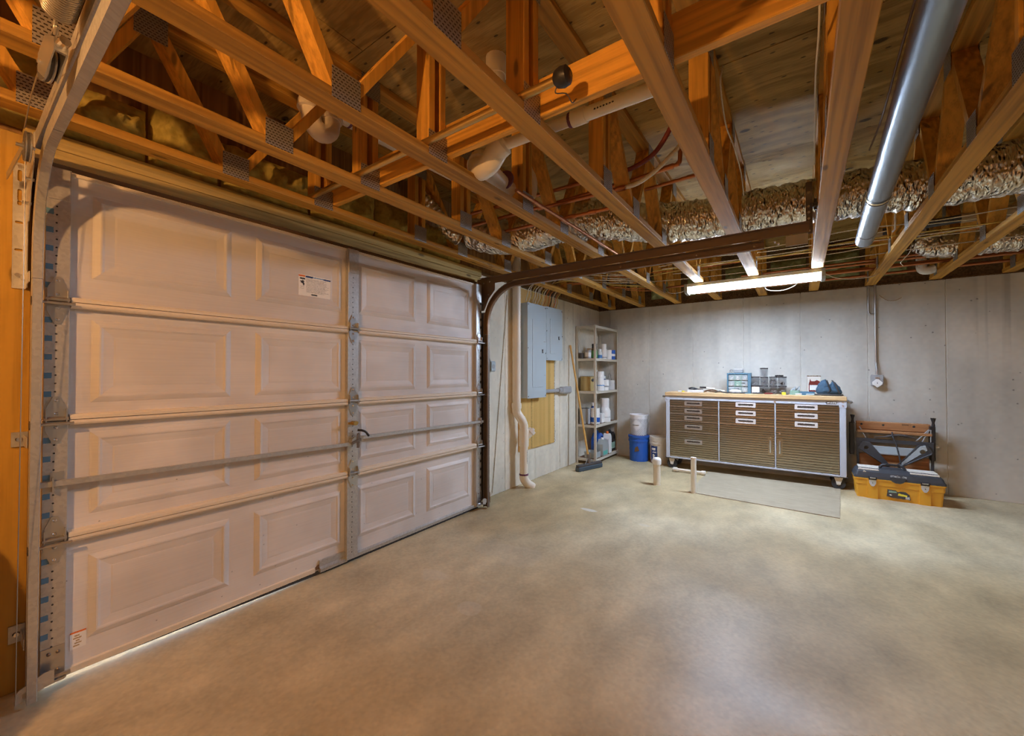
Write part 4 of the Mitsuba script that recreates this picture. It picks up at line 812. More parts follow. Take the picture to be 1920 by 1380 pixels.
# broom
k = thing('push_broom', 'push broom with a yellow wooden handle leaning on the left wall by the shelf unit', 'broom')
put('handle', tube([(-2.795, 5.44, 1.79), (-2.475, 5.385, 0.13)], 0.0145, 14), M('broom_wood'), k, smooth=40)
put('socket', tube([(-2.49, 5.388, 0.21), (-2.468, 5.384, 0.085)], [0.020, 0.024], 14), M('steel_dark'), k, smooth=40)
hd = np.array([0.28, 0.96, 0.0])
put('head', beam(np.array([-2.465, 5.38, 0.072]) - hd * 0.25, np.array([-2.465, 5.38, 0.072]) + hd * 0.25, 0.06, 0.035, (0.96, -0.28, 0), 0.006), M('dark'), k)
kk = put('bristles', beam(np.array([-2.465, 5.38, 0.029]) - hd * 0.255, np.array([-2.465, 5.38, 0.029]) + hd * 0.255, 0.075, 0.056, (0.96, -0.28, 0), 0.008), M('slate'), k); labels[kk] = {'kind': 'stuff', 'label': 'dark stiff bristles'}
put('brace', cat(cyl((-2.48, 5.386, 0.17), (-2.45, 5.48, 0.09), 0.005, 8), cyl((-2.48, 5.386, 0.17), (-2.48, 5.28, 0.09), 0.005, 8)), M('galv_smooth'), k)

# ------------------------------------------------------------------ buckets by the back wall
k = thing('bucket', 'large blue plastic bucket between the shelf unit and the beige bucket', 'bucket', 'buckets by the back wall')
BX, BYY = -2.085, 6.405
put('body', lathe([(0.138, 0.0), (0.140, 0.004), (0.146, 0.28), (0.147, 0.30), (0.156, 0.302), (0.158, 0.33), (0.150, 0.332), (0.152, 0.36), (0.160, 0.362), (0.162, 0.395), (0.150, 0.398)], 36, (BX, BYY, 0)), M('blue'), k, smooth=35)
put('lid', lathe([(0.152, 0.390), (0.152, 0.400), (0.10, 0.401)], 32, (BX, BYY, 0)), M('navy'), k)
put('print', prism(Polygon([(BX - 0.02, 0.15), (BX + 0.05, 0.17), (BX + 0.03, 0.24), (BX - 0.01, 0.22)]), 'y', BYY - 0.149, BYY - 0.1455), M('brown'), k, label='faded rusty print')
k = thing('bucket', 'white bucket with a grey lattice print standing on the blue bucket', 'bucket', 'buckets by the back wall')
def lattice(p, n, uv):
    a = dr.atan2(p.x - BX, -(p.y - BYY)) * 0.128
    u, v = (a + (p.z - 0.53)) / 0.034, (a - (p.z - 0.53)) / 0.034
    fu, fv = u - dr.floor(u) - 0.5, v - dr.floor(v) - 0.5
    line = dr.maximum(dr.abs(fu), dr.abs(fv))
    diamond = dr.abs(a) + dr.abs(p.z - 0.565)
    s = smoothstep(0.42, 0.36, line) * smoothstep(0.088, 0.092, diamond) * smoothstep(0.665, 0.655, p.z)
    return mix((0.74, 0.73, 0.74), (0.36, 0.36, 0.38), s)
mat('lattice', mikit.proc(lattice), 0.4)
put('body', lathe([(0.116, 0.403), (0.118, 0.41), (0.136, 0.70), (0.143, 0.702), (0.144, 0.722), (0.136, 0.724), (0.130, 0.69), (0.112, 0.42)], 40, (BX, BYY, 0)), M('lattice'), k, smooth=35)
put('lettering', cat(*[box(BX - 0.052 + 0.011 * i, BX - 0.044 + 0.011 * i, BYY - 0.1335, BYY - 0.1265, 0.560, 0.566 + (0.006 if i == 0 else 0)) for i in range(9)]), M('dark_grey'), k, label='small dark lettering in the white diamond')
labels['bucket_001__lettering']['kind'] = 'stuff'
k = thing('bucket', 'beige plastic bucket with a navy label tucked beside the steel cabinet', 'bucket', 'buckets by the back wall')
CX, CY = -1.768, 6.415
put('body', lathe([(0.128, 0.0), (0.130, 0.004), (0.137, 0.29), (0.146, 0.292), (0.147, 0.315), (0.140, 0.317), (0.141, 0.34), (0.147, 0.342), (0.148, 0.365), (0.142, 0.367)], 36, (CX, CY, 0)), M('cream'), k, smooth=35)
put('lid', lathe([(0.143, 0.366), (0.148, 0.372), (0.148, 0.402), (0.138, 0.404), (0.132, 0.392), (0.08, 0.392)], 36, (CX, CY, 0)), M('cream'), k, smooth=35)
ang = np.linspace(-2.05, -1.35, 9)
def wrap(a0, a1, z0, z1, r):
    an = np.linspace(a0, a1, 10); v = np.array([[CX + r * math.cos(a), CY + r * math.sin(a), zz] for a in an for zz in (z0, z1)])
    f = [[2 * i, 2 * i + 2, 2 * i + 3] for i in range(9)] + [[2 * i, 2 * i + 3, 2 * i + 1] for i in range(9)]
    return trimesh.Trimesh(v, np.array(f), process=False)
put('label_band', wrap(-2.35, -1.55, 0.045, 0.265, 0.139), M('navy'), k, label='navy blue label with white marks')
put('print', cat(wrap(-2.2, -1.75, 0.20, 0.235, 0.1400), wrap(-2.15, -1.65, 0.165, 0.178, 0.1400), wrap(-2.1, -1.85, 0.085, 0.14, 0.1400)), M('white'), k); labels['bucket_002__print'] = {'kind': 'stuff', 'label': 'white marks on the navy label'}

# pipes and scraps standing on the floor
k = thing('capped_pipe', 'short capped white plastic pipe sticking up from the floor', 'pipe')
put('pipe', cyl((-1.445, 5.115, -0.01), (-1.445, 5.115, 0.255), 0.042, 22), M('pvc'), k, smooth=40)
put('cap', lathe([(0.052, 0.255), (0.053, 0.305), (0.048, 0.322), (0.030, 0.334), (0.010, 0.338)], 24, (-1.445, 5.115, 0)), M('white'), k, smooth=50)
solo('pipe_stub', cyl((-1.005, 5.02, -0.01), (-1.005, 5.02, 0.405), 0.030, 20), M('tag'), 'taller thin pipe stub standing upright on the floor in front of the cabinet', 'pipe', smooth=40)
k = thing('pipe_offcut', 'pale plastic pipe offcut with flared ends lying under the front of the cabinet', 'pipe')
put('pipe', cyl((-1.46, 5.945, 0.032), (-1.06, 5.955, 0.032), 0.018, 14), M('pvc'), k, smooth=40)
for x in (-1.45, -1.09): put('coupling', cyl((x, 5.945, 0.032), (x + 0.05, 5.948, 0.032), 0.031, 16), M('pvc'), k, smooth=40)
solo('floor_mat', prism(Polygon([(-1.06, 5.005), (0.30, 4.925), (0.395, 6.34), (-1.05, 6.33)]), 'z', 0.001, 0.006), M('cardboard'), 'tan sheet of cardboard lying on the floor under and before the cabinet', 'mat')

# ------------------------------------------------------------------ conduit and outlet on the back wall
k = thing('wall_conduit', 'thin steel conduit running down the back wall to a grey outlet box', 'conduit')
put('pipe', tube(spline([(0.752, 6.556, 2.56), (0.752, 6.556, 1.62), (0.754, 6.55, 1.50), (0.758, 6.535, 1.42), (0.758, 6.532, 1.36)], 6), 0.0115, 12), M('galv_smooth'), k, smooth=40)
b = put('outlet_box', box(0.702, 0.812, 6.515, 6.578, 1.222, 1.352, 0.012), M('grey'), k)
put('cover', box(0.700, 0.814, 6.508, 6.515, 1.220, 1.354, 0.003), M('grey'), b)
put('receptacle', prism(Polygon([(0.757, 1.205), (0.798, 1.243), (0.800, 1.262), (0.765, 1.298), (0.749, 1.298), (0.714, 1.262), (0.716, 1.243)]).buffer(0.004), 'y', 6.494, 6.508), M('white'), b, label='white plug cover hanging from the outlet')
put('slot', box(0.754, 0.759, 6.492, 6.4945, 1.245, 1.268), M('dark'), b)
for x in (0.747, 0.769): put('screw', cyl((x, 6.50, 1.318), (x, 6.508, 1.318), 0.009, 10), M('chrome'), b)
solo('conduit_stub', tube(spline([(0.688, 6.55, 2.44), (0.690, 6.55, 2.15), (0.697, 6.55, 2.105), (0.715, 6.552, 2.09), (0.745, 6.556, 2.092)], 5), 0.0095, 12), M('galv_smooth'), 'shorter steel conduit stub left of the outlet conduit on the back wall', 'conduit', smooth=40)
solo('loose_cord', tube(spline([(0.79, 6.572, 2.32), (0.86, 6.572, 2.25), (0.93, 6.572, 2.24), (0.99, 6.572, 2.27)], 5), 0.003, 6), M('tan'), 'loose thin cord tacked to the wall right of the outlet conduit', 'cord')
# ------------------------------------------------------------------ steel rolling cabinet
BX0, BX1, BF, BB = -1.60, 0.44, 6.13, 6.545
k = CAB = thing('tool_cabinet', 'wide rolling tool cabinet with stainless drawers and a wooden top, against the back wall', 'tool cabinet')
put('worktop', box(BX0 - 0.005, BX1 + 0.005, BF - 0.02, BB, 1.050, 1.098, 0.004), M('butcher'), k)
put('carcass', box(BX0 + 0.01, BX1 - 0.01, BF + 0.025, BB - 0.005, 0.155, 1.049), M('grey'), k)
for x0, x1 in ((BX0, BX0 + 0.052), (BX1 - 0.062, BX1)):
    put('post', box(x0, x1, BF, BF + 0.05, 0.150, 1.049, 0.006), M('bench_frame'), k)
    put('post', box(x0, x1, BB - 0.055, BB - 0.005, 0.150, 1.049, 0.006), M('bench_frame'), k)
put('top_rail', box(BX0 + 0.052, BX1 - 0.062, BF + 0.003, BF + 0.03, 0.992, 1.049, 0.003), M('bench_frame'), k)
put('bottom_rail', box(BX0 + 0.052, BX1 - 0.062, BF + 0.003, BF + 0.03, 0.150, 0.172, 0.003), M('bench_frame'), k)
for x in (-0.905, -0.259): put('divider', box(x - 0.006, x + 0.006, BF + 0.008, BF + 0.03, 0.172, 0.992), M('bench_frame'), k)
def ribbed(x0, x1, z0, z1):
    """stainless front rolled into horizontal ribs"""
    n = max(1, round((z1 - z0) / 0.0305)); h = (z1 - z0) / n; out = [(BF + 0.024, z0)]
    for i in range(n):
        a = z0 + i * h
        out += [(BF + 0.013, a), (BF + 0.006, a + 0.003), (BF + 0.006, a + h - 0.009), (BF + 0.014, a + h - 0.003), (BF + 0.014, a + h - 0.0005)]
    out += [(BF + 0.024, z1)]
    return prism(out, 'x', x0, x1)
def pull(parent, xc, zc, m='chrome', w=0.23, h=0.062):
    p = put('handle', prism(rbox(xc - w / 2, xc + w / 2, zc - h / 2, zc + h / 2, 0.008).difference(rbox(xc - w * 0.38, xc + w * 0.38, zc - h * 0.20, zc + h * 0.20, 0.012)), 'y', BF - 0.006, BF + 0.010), M(m), parent)
    put('grip', prism(rbox(xc - w * 0.37, xc + w * 0.37, zc - h * 0.10, zc + h * 0.20, 0.008), 'y', BF + 0.002, BF + 0.006), M('dark'), p)
def upright(parent, x0, x1, z0, z1):
    p = put('handle', prism(rbox(x0, x1, z0, z1, 0.006), 'y', BF - 0.003, BF + 0.010), M('stainless'), parent)
    put('grip', tube([((x0 + x1) / 2, BF - 0.012, z0 + 0.03), ((x0 + x1) / 2, BF - 0.016, (z0 + z1) / 2), ((x0 + x1) / 2, BF - 0.012, z1 - 0.03)], [0.010, 0.012, 0.010], 10), M('chrome'), p, smooth=40)
COL = [(-1.546, -0.913, -1.227, [0.888, 0.786, 0.684, 0.535, 0.176], [0.944, 0.838, 0.738, 0.612, 0.405]), (-0.897, -0.267, -0.586, [0.893, 0.786, 0.684], [0.956, 0.845, 0.741]), (-0.251, 0.376, 0.058, [0.898, 0.788, 0.680], [0.957, 0.849, 0.743])]
for ci, (x0, x1, xc, zs, hz) in enumerate(COL):
    top = 0.986
    for zb, h in zip(zs, hz):
        d = put('drawer', ribbed(x0 + 0.002, x1 - 0.002, zb + 0.004, top - 0.004), M('stainless'), k)
        put('lip', box(x0 + 0.002, x1 - 0.002, BF + 0.003, BF + 0.010, zb + 0.002, zb + 0.008), M('chrome'), d)
        pull(d, xc, h, 'galv_smooth' if ci == 0 else 'pull_metal')
        top = zb
    if ci:
        d = put('door', ribbed(x0 + 0.002, x1 - 0.002, 0.176, zs[-1] - 0.004), M('stainless'), k)
        upright(d, *((-0.338, -0.288) if ci == 1 else (-0.240, -0.184)), 0.328, 0.548)
        if ci == 2: put('lock', cyl((-0.212, BF - 0.002, 0.61), (-0.212, BF + 0.01, 0.61), 0.011, 12), M('chrome'), d)
for x0, x1 in ((BX0 - 0.004, BX0 + 0.056), (BX1 - 0.066, BX1 + 0.004)):
    c = put('corner_plate', prism(rbox(x0, x1, 0.965, 1.050, 0.008), 'y', BF - 0.004, BF + 0.001), M('bench_frame'), k)
    for z in (1.03, 0.99): put('bolt', cyl(((x0 + x1) / 2, BF - 0.008, z), ((x0 + x1) / 2, BF - 0.003, z), 0.008, 8), M('chrome'), c)
kk = put('badge', box(0.252, 0.352, BF - 0.0005, BF + 0.003, 1.008, 1.034, 0.001), M('dark_grey'), k)
put('badge_print', cat(*[box(0.262 + 0.013 * i, 0.271 + 0.013 * i, BF - 0.0015, BF - 0.0002, 1.014, 1.028) for i in range(7)]), M('white'), kk); labels[kk + '__badge_print'] = {'kind': 'stuff', 'label': 'tiny pale lettering'}
put('lock', cyl((-0.262, BF - 0.002, 1.012), (-0.262, BF + 0.004, 1.012), 0.011, 12), M('chrome'), k)
for x, s in ((BX0, -1), (BX1, 1)):
    put('side_handle', tube(spline([(x, BF + 0.07, 1.03), (x + s * 0.035, BF + 0.06, 1.03), (x + s * 0.055, BF + 0.09, 1.03), (x + s * 0.055, BF + 0.30, 1.03), (x + s * 0.035, BF + 0.34, 1.03), (x, BF + 0.33, 1.03)], 5), 0.014, 12), M('galv_smooth'), k, smooth=40)
for x in (BX0 + 0.075, BX1 - 0.075):
    for y in (BF + 0.06, BB - 0.07):
        c = put('caster', box(x - 0.085, x + 0.085, y - 0.055, y + 0.055, 0.143, 0.160, 0.003), M('dark_grey'), k)
        put('wheel', cyl((x, y - 0.022, 0.068), (x, y + 0.022, 0.068), 0.068, 26), M('rubber'), c, smooth=40)
        put('hub', cyl((x, y - 0.026, 0.068), (x, y + 0.026, 0.068), 0.024, 16), M('grey'), c)
        for s in (-1, 1): put('fork', prism([(x - 0.045, 0.146), (x + 0.045, 0.146), (x + 0.016, 0.055), (x - 0.016, 0.055)], 'y', y + s * 0.030 - 0.002, y + s * 0.030 + 0.002), M('cream'), c)

# ------------------------------------------------------------------ on the worktop
WT = 1.0985
k = thing('drawer_organizer', 'blue organizer cabinet with nine small clear drawers on the worktop', 'organizer')
ox0, ox1, oy0, oy1, oz1 = -0.825, -0.540, 6.31, 6.46, WT + 0.278
put('case', cat(box(ox0, ox0 + 0.016, oy0, oy1, WT, oz1), box(ox1 - 0.034, ox1, oy0, oy1, WT, oz1), box(ox0, ox1, oy0, oy1, oz1 - 0.020, oz1), box(ox0, ox1, oy0, oy1, WT, WT + 0.012), box(ox0, ox1, oy1 - 0.008, oy1, WT, oz1)), M('teal_blue'), k)
cw = (ox1 - 0.034 - ox0 - 0.016) / 3
for i in range(3):
    for j in range(3):
        x, z = ox0 + 0.016 + i * cw, WT + 0.014 + j * 0.081
        d = put('drawer', box(x + 0.003, x + cw - 0.003, oy0 + 0.002, oy0 + 0.10, z, z + 0.074, 0.004), M('clearpl' if (i + j) % 2 else 'green_pale' if i == 1 else 'clearpl'), k)
        put('pull', box(x + cw / 2 - 0.014, x + cw / 2 + 0.014, oy0 - 0.010, oy0 + 0.003, z + 0.012, z + 0.020), M('white'), d)
        put('contents', cat(*[beam((x + R.uniform(0.015, cw - 0.015), oy0 + 0.0015, z + R.uniform(0.025, 0.06)), (x + R.uniform(0.015, cw - 0.015), oy0 + 0.0012, z + R.uniform(0.025, 0.06)), 0.004, 0.006) for _ in range(4)]), M(R.choice(['white', 'dark_grey', 'silver_lid'])), d)
        labels[d + '__contents'] = {'kind': 'stuff'}
for i in range(1, 3): put('rib', box(ox0 + 0.016 + i * cw - 0.004, ox0 + 0.016 + i * cw + 0.004, oy0 - 0.001, oy0 + 0.004, WT + 0.012, oz1 - 0.02), M('green_pale'), k)
k = thing('clear_box', 'small lidded clear box with a silver top lying on the blue organizer', 'box')
put('body', box(-0.745, -0.635, 6.33, 6.42, oz1 + 0.001, oz1 + 0.042, 0.006), M('grey'), k); put('lid', box(-0.748, -0.632, 6.327, 6.423, oz1 + 0.040, oz1 + 0.056, 0.006), M('white_gloss'), k)
solo('wire_tangle', tube(spline([(-0.80, 6.35, oz1 + 0.005), (-0.79, 6.40, oz1 + 0.05), (-0.76, 6.37, oz1 + 0.02), (-0.765, 6.34, oz1 + 0.045), (-0.80, 6.38, oz1 + 0.03), (-0.775, 6.41, oz1 + 0.008)], 5), 0.003, 6), M('grey'), 'tangle of grey wire on the left of the blue organizer', 'wire')

def jar(label, x0, x1, z0, z1, y=6.36, fill=('white', 0.3), lid='dark'):
    r, xc = (x1 - x0) / 2, (x0 + x1) / 2
    k = thing('storage_jar', label, 'jar', 'clear screw-top jars on the worktop')
    h = z1 - z0 - 0.016; t = 0.003
    put('glass', lathe([(r * 0.93, 0), (r * 0.96, 0.003), (r * 0.96, h * 0.93), (r * 0.90, h)], 26, (xc, y, z0)), 'm_clear', k, smooth=40)
    put('lid', lathe([(r, h), (r, h + 0.013), (r * 0.95, h + 0.0155)], 26, (xc, y, z0)), M(lid), k, smooth=30)
    ms = []
    rr = random.Random(int(x0 * 1000) + int(z0 * 1000))
    for _ in range(16):
        a, b = rr.uniform(0, 6.28), rr.uniform(0.1, 0.62) * r
        c = np.array([xc + b * math.cos(a), y + b * math.sin(a), z0 + 0.010 + rr.uniform(0, fill[1]) * h]); dd = np.array([rr.uniform(-1, 1), rr.uniform(-1, 1), rr.uniform(-0.3, 0.6)]) * 0.016
        ms.append(beam(c, c + dd, 0.007, 0.006))
    put('contents', cat(*ms), M(fill[0]), k); labels[k + '__contents'] = {'kind': 'stuff', 'label': 'loose small hardware in the jar'}
L0, L1, L2 = WT, WT + 0.111, WT + 0.222
k = thing('white_tub', 'white square tub with a black lid under the leftmost jar', 'tub')
put('body', prism(rbox(-0.532, -0.440, 6.31, 6.41, 0.015), 'z', WT, WT + 0.096), M('white'), k); put('lid', prism(rbox(-0.536, -0.436, 6.306, 6.414, 0.016), 'z', WT + 0.0965, WT + 0.1105), M('black'), k)
jar('clear jar with a dark lid on the white square tub', -0.538, -0.441, L1, L2 + 0.008, fill=('white', 0.25))
jar('bottom jar of the tallest jar stack', -0.434, -0.342, L0, L1, fill=('dark', 0.5))
jar('middle jar of the tallest jar stack', -0.434, -0.342, L1 + 0.001, L2 + 0.004, fill=('grey', 0.55))
jar('top jar of the tallest jar stack', -0.434, -0.344, L2 + 0.006, L2 + 0.124, fill=('white', 0.15))
jar('lower jar of the second jar pair from the right', -0.334, -0.243, L0, L1, fill=('tag', 0.4))
jar('upper jar of the second jar pair from the right', -0.332, -0.241, L1 + 0.001, L2 + 0.008, fill=('grey', 0.6))
jar('lower right jar holding white pieces', -0.237, -0.140, L0, L1, fill=('white', 0.45))
jar('upper right jar holding dark pieces', -0.237, -0.140, L1 + 0.001, L2 + 0.008, fill=('black', 0.3))
solo('black_tin', lathe([(0.045, 0), (0.046, 0.004), (0.046, 0.017), (0.043, 0.019)], 24, (-0.222, 6.36, L2 + 0.009)), M('black'), 'flat round black tin lying on the two right upper jars', 'tin', smooth=30)
k = thing('clear_tub', 'low green-rimmed clear tub of small parts between the jars and the carton', 'tub')
o = rbox(-0.108, 0.0, 6.29, 6.42, 0.02); put('tub', cat(prism(o, 'z', WT, WT + 0.004), prism(o.difference(o.buffer(-0.004)), 'z', WT, WT + 0.055)), M('green_pale'), k)
put('parts', cat(*[beam((-0.095 + 0.012 * i, 6.31 + 0.013 * ((i * 5) % 7), WT + 0.05 + 0.006 * (i % 3)), (-0.075 + 0.010 * i, 6.35 + 0.01 * ((i * 3) % 5), WT + 0.075 + 0.01 * (i % 4)), 0.012, 0.008) for i in range(8)]), M('clearpl'), k); labels[k + '__parts'] = {'kind': 'stuff', 'label': 'heap of small grey parts'}
k = thing('tray', 'low dark green tray lying in front of the carton', 'tray')
o = rbox(0.002, 0.150, 6.26, 6.38, 0.012); put('tray', cat(prism(o, 'z', WT, WT + 0.004), prism(o.difference(o.buffer(-0.005)), 'z', WT, WT + 0.042)), M('teal_blue'), k)
k = thing('carton', 'cream carton with a maroon house-shaped print and a dark top edge behind the blue bag', 'carton')
put('box', box(0.076, 0.214, 6.40, 6.50, WT, WT + 0.235, 0.002), M('cream'), k); put('top_edge', box(0.074, 0.216, 6.398, 6.502, WT + 0.235, WT + 0.243), M('brown'), k)
put('print', prism(Polygon([(0.092, WT + 0.04), (0.205, WT + 0.04), (0.205, WT + 0.17), (0.175, WT + 0.19), (0.15, WT + 0.172), (0.115, WT + 0.175), (0.106, WT + 0.205), (0.100, WT + 0.17), (0.092, WT + 0.14)]), 'y', 6.3985, 6.400), M('red_dark'), k)
put('print', prism(Polygon([(0.10, WT + 0.06), (0.20, WT + 0.06), (0.20, WT + 0.125), (0.10, WT + 0.125)]), 'y', 6.3975, 6.3985), M('white'), k)
# the drooping blue bag
def bag_mesh():
    m = trimesh.creation.icosphere(subdivisions=4, radius=1.0); v = np.array(m.vertices)
    cx, cy = 0.272, 6.27
    u = v[:, 0]; t = np.clip(v[:, 2], -1, 1)
    z = (t + 1) / 2
    wid = 0.150 * (1 - 0.58 * np.clip(z, 0, 1) ** 1.3) / np.sqrt(np.maximum(1 - t * t, 0.05)) ** 0.55
    x = cx + u * wid + 0.02 * (1 - z)
    y = cy + v[:, 1] * 0.085 * (1 - 0.5 * z)
    h = 0.195 * z ** 0.9
    notch = np.exp(-((x - 0.292) / 0.022) ** 2) * 0.075 * np.clip(z * 1.6 - 0.5, 0, 1)
    dome = 0.040 * np.clip(1 - ((x - 0.275) / 0.14) ** 2, -1, 1) * z
    zz = WT + np.maximum(h - notch + dome - 0.03 * z, 0.0)
    P = np.stack([x, y, zz], 1)
    P += (meshkit.fbm(P * 38, 3, 2)[:, None] - 0.5) * 0.022 * (v + [0, 0, 0.2]) * np.clip(z * 3, 0, 1)[:, None]
    P[:, 2] = np.maximum(P[:, 2], WT)
    m.vertices = P; return m
k = thing('tool_bag', 'slumped blue cloth tool bag at the right end of the worktop', 'bag')
put('body', bag_mesh(), M('bag_blue'), k, smooth=True)
put('hem', tube(spline([(0.135, 6.235, WT + 0.012), (0.20, 6.188, WT + 0.014), (0.30, 6.178, WT + 0.014), (0.39, 6.20, WT + 0.012), (0.415, 6.25, WT + 0.012)], 6), 0.010, 8), M('dark'), k, smooth=True)
put('strap', tube(spline([(0.265, 6.205, WT + 0.185), (0.280, 6.188, WT + 0.13), (0.295, 6.182, WT + 0.07), (0.27, 6.182, WT + 0.035)], 6), 0.009, 8), M('black_matt'), k, smooth=True)
put('strap', tube(spline([(0.315, 6.20, WT + 0.19), (0.345, 6.19, WT + 0.14), (0.365, 6.19, WT + 0.08), (0.385, 6.20, WT + 0.03)], 6), 0.007, 8), M('dark'), k, smooth=True)
# loose tools and scraps
def lump(name, label, catg, pts, r, m, group=None):
    solo(name, tube(spline(pts, 5), r, 8), M(m), label, catg, smooth=True, group=group)
k = thing('tape_measure', 'small yellow tape measure near the front edge of the worktop', 'tape measure')
put('case', prism(rbox(-0.190, -0.145, WT, WT + 0.034, 0.010), 'y', 6.185, 6.215), M('yellow_bright'), k); put('clip', box(-0.145, -0.118, 6.19, 6.21, WT + 0.004, WT + 0.014), M('black'), k)
LT = 'loose tools on the worktop'
k = thing('pliers', 'black-handled pliers at the left of the worktop clutter', 'pliers', LT)
put('handle', tube(spline([(-1.315, 6.28, WT + 0.055), (-1.26, 6.27, WT + 0.068), (-1.20, 6.28, WT + 0.05)], 5), 0.009, 8), M('black'), k); put('handle', tube(spline([(-1.315, 6.30, WT + 0.05), (-1.26, 6.32, WT + 0.045), (-1.20, 6.29, WT + 0.05)], 5), 0.009, 8), M('black'), k)
put('jaws', beam((-1.20, 6.285, WT + 0.05), (-1.13, 6.29, WT + 0.046), 0.022, 0.012, (0, 1, 0), 0.003), M('steel_dark'), k)
solo('paper_stack', box(-1.33, -1.12, 6.24, 6.36, WT, WT + 0.036, 0.003), M('white'), 'stack of white papers under the black pliers', 'papers', group=LT)
k = thing('screwdriver', 'screwdriver with a black handle lying on the white papers', 'screwdriver', LT)
put('handle', cyl((-1.17, 6.30, WT + 0.072), (-1.09, 6.31, WT + 0.070), 0.012, 10), M('black'), k); put('shaft', cyl((-1.09, 6.31, WT + 0.070), (-0.98, 6.32, WT + 0.06), 0.004, 8), M('chrome'), k)
lump('cord_coil', 'reddish brown coil of cord on the worktop', 'cord', [(-1.11, 6.27, WT + 0.012), (-1.05, 6.25, WT + 0.035), (-0.99, 6.27, WT + 0.04), (-0.94, 6.30, WT + 0.02), (-0.98, 6.34, WT + 0.014), (-1.06, 6.33, WT + 0.02)], 0.009, 'brown', LT)
lump('cord_coil', 'dark cord beside the blue organizer', 'cord', [(-0.96, 6.215, WT + 0.010), (-0.90, 6.21, WT + 0.028), (-0.86, 6.215, WT + 0.012), (-0.78, 6.21, WT + 0.009), (-0.60, 6.215, WT + 0.009)], 0.008, 'dark', LT)
solo('parts_bag', trimesh.creation.icosphere(subdivisions=3).apply_transform(np.diag([0.075, 0.034, 0.028, 1])).apply_translation((-0.72, 6.264, WT + 0.028)), M('white'), 'white plastic bag in front of the blue organizer', 'plastic bag', smooth=True, group=LT)
solo('rag', trimesh.creation.icosphere(subdivisions=3).apply_transform(np.diag([0.10, 0.04, 0.022, 1])).apply_translation((-0.94, 6.38, WT + 0.022)), M('cream'), 'pale rag left of the blue organizer', 'rag', smooth=True, group=LT)
for i, (x, y, w, m, lb) in enumerate([(-1.46, 6.25, 0.05, 'white', 'white scrap at the left end of the worktop'), (-1.40, 6.23, 0.035, 'yellow_bright', 'yellow wire nut box at the left end of the worktop'), (-0.52, 6.24, 0.12, 'dark', 'long dark clamp before the white square tub'), (-0.38, 6.235, 0.09, 'red_dark', 'dull red handled tool before the jars'), (-0.05, 6.225, 0.07, 'white', 'white scrap before the clear tub'), (0.06, 6.215, 0.10, 'grey_blue', 'blue-grey file before the dark green tray')]):
    solo('small_tool', beam((x, y, WT + 0.011), (x + w, y + 0.015, WT + 0.012), 0.022, 0.02, (0, 1, 0), 0.006), M(m), lb, 'tool', group=LT)

# ------------------------------------------------------------------ folded workbench and tool box
k = WM = thing('folding_workbench', 'folded portable workbench with wooden jaws leaning on the back wall behind the tool box', 'workbench')
for z0, z1, y0 in ((0.705, 0.795, 6.42), (0.672, 0.700, 6.35)):
    j = put('jaw', box(0.555, 1.19, y0, y0 + 0.085 if z0 > 0.7 else 6.50, z0, z1, 0.004), M('boards'), k)
    if z0 > 0.7:
        for x in (0.60, 0.795, 1.055): put('hole', cyl((x, y0 - 0.001, 0.763), (x, y0 + 0.004, 0.763), 0.012, 12), M('black_matt'), j)
        put('lettering', text_on('CRAFT', 0.018, (0.955, y0 - 0.001, 0.770), (1, 0, 0), (0, 0, 1)), M('black'), j)
for x in (0.505, 1.195):
    put('screw_housing', box(x - 0.020, x + 0.022, 6.36, 6.44, 0.40, 0.78, 0.004), M('black'), k)
    put('crank', lathe([(0.016, 0.78), (0.011, 0.815), (0.013, 0.83), (0.022, 0.865), (0.022, 0.872)], 14, (x + 0.012, 6.40, 0)), M('black'), k, smooth=40)
put('cross_frame', prism(Polygon([(0.545, 0.54), (0.545, 0.607), (1.198, 0.607), (1.198, 0.48), (1.16, 0.48), (1.12, 0.565), (0.66, 0.565), (0.60, 0.48), (0.545, 0.48)]), 'y', 6.335, 6.350), M('dark_grey'), k)
put('cross_bar', box(0.66, 1.10, 6.345, 6.352, 0.445, 0.525, 0.003), M('grey_blue'), k); put('cross_bar', box(0.70, 1.08, 6.325, 6.345, 0.432, 0.448, 0.003), M('grey'), k)
for x in (0.548, 1.178): put('upright', box(x, x + 0.022, 6.34, 6.365, 0.0, 0.60, 0.003), M('dark_grey'), k)
put('leg', prism(Polygon([(0.555, 0.49), (0.60, 0.575), (0.66, 0.57), (0.83, 0.325), (0.80, 0.30)]).difference(Point(0.63, 0.50).buffer(0.022)), 'y', 6.305, 6.325), M('dark_grey'), k)
put('leg', prism(Polygon([(1.185, 0.49), (1.14, 0.59), (1.075, 0.575), (0.895, 0.325), (0.92, 0.30)]).difference(Point(1.105, 0.50).buffer(0.024)), 'y', 6.305, 6.325), M('dark_grey'), k)
put('leg_face', prism(Polygon([(1.125, 0.575), (1.085, 0.56), (0.915, 0.335), (0.93, 0.325), (1.14, 0.52)]).difference(Point(1.105, 0.50).buffer(0.026)), 'y', 6.300, 6.3055), M('grey_blue'), k)
put('leg_edge', beam((0.575, 6.30, 0.485), (0.81, 6.30, 0.308), 0.02, 0.014, (0, 1, 0), 0.003), M('dark_grey'), k); put('leg_edge', beam((1.175, 6.30, 0.485), (0.915, 6.30, 0.308), 0.02, 0.014, (0, 1, 0), 0.003), M('dark_grey'), k)
for x in (0.815, 0.912): put('foot', cyl((x, 6.30, 0.318), (x, 6.335, 0.318), 0.020, 14), M('black'), k)
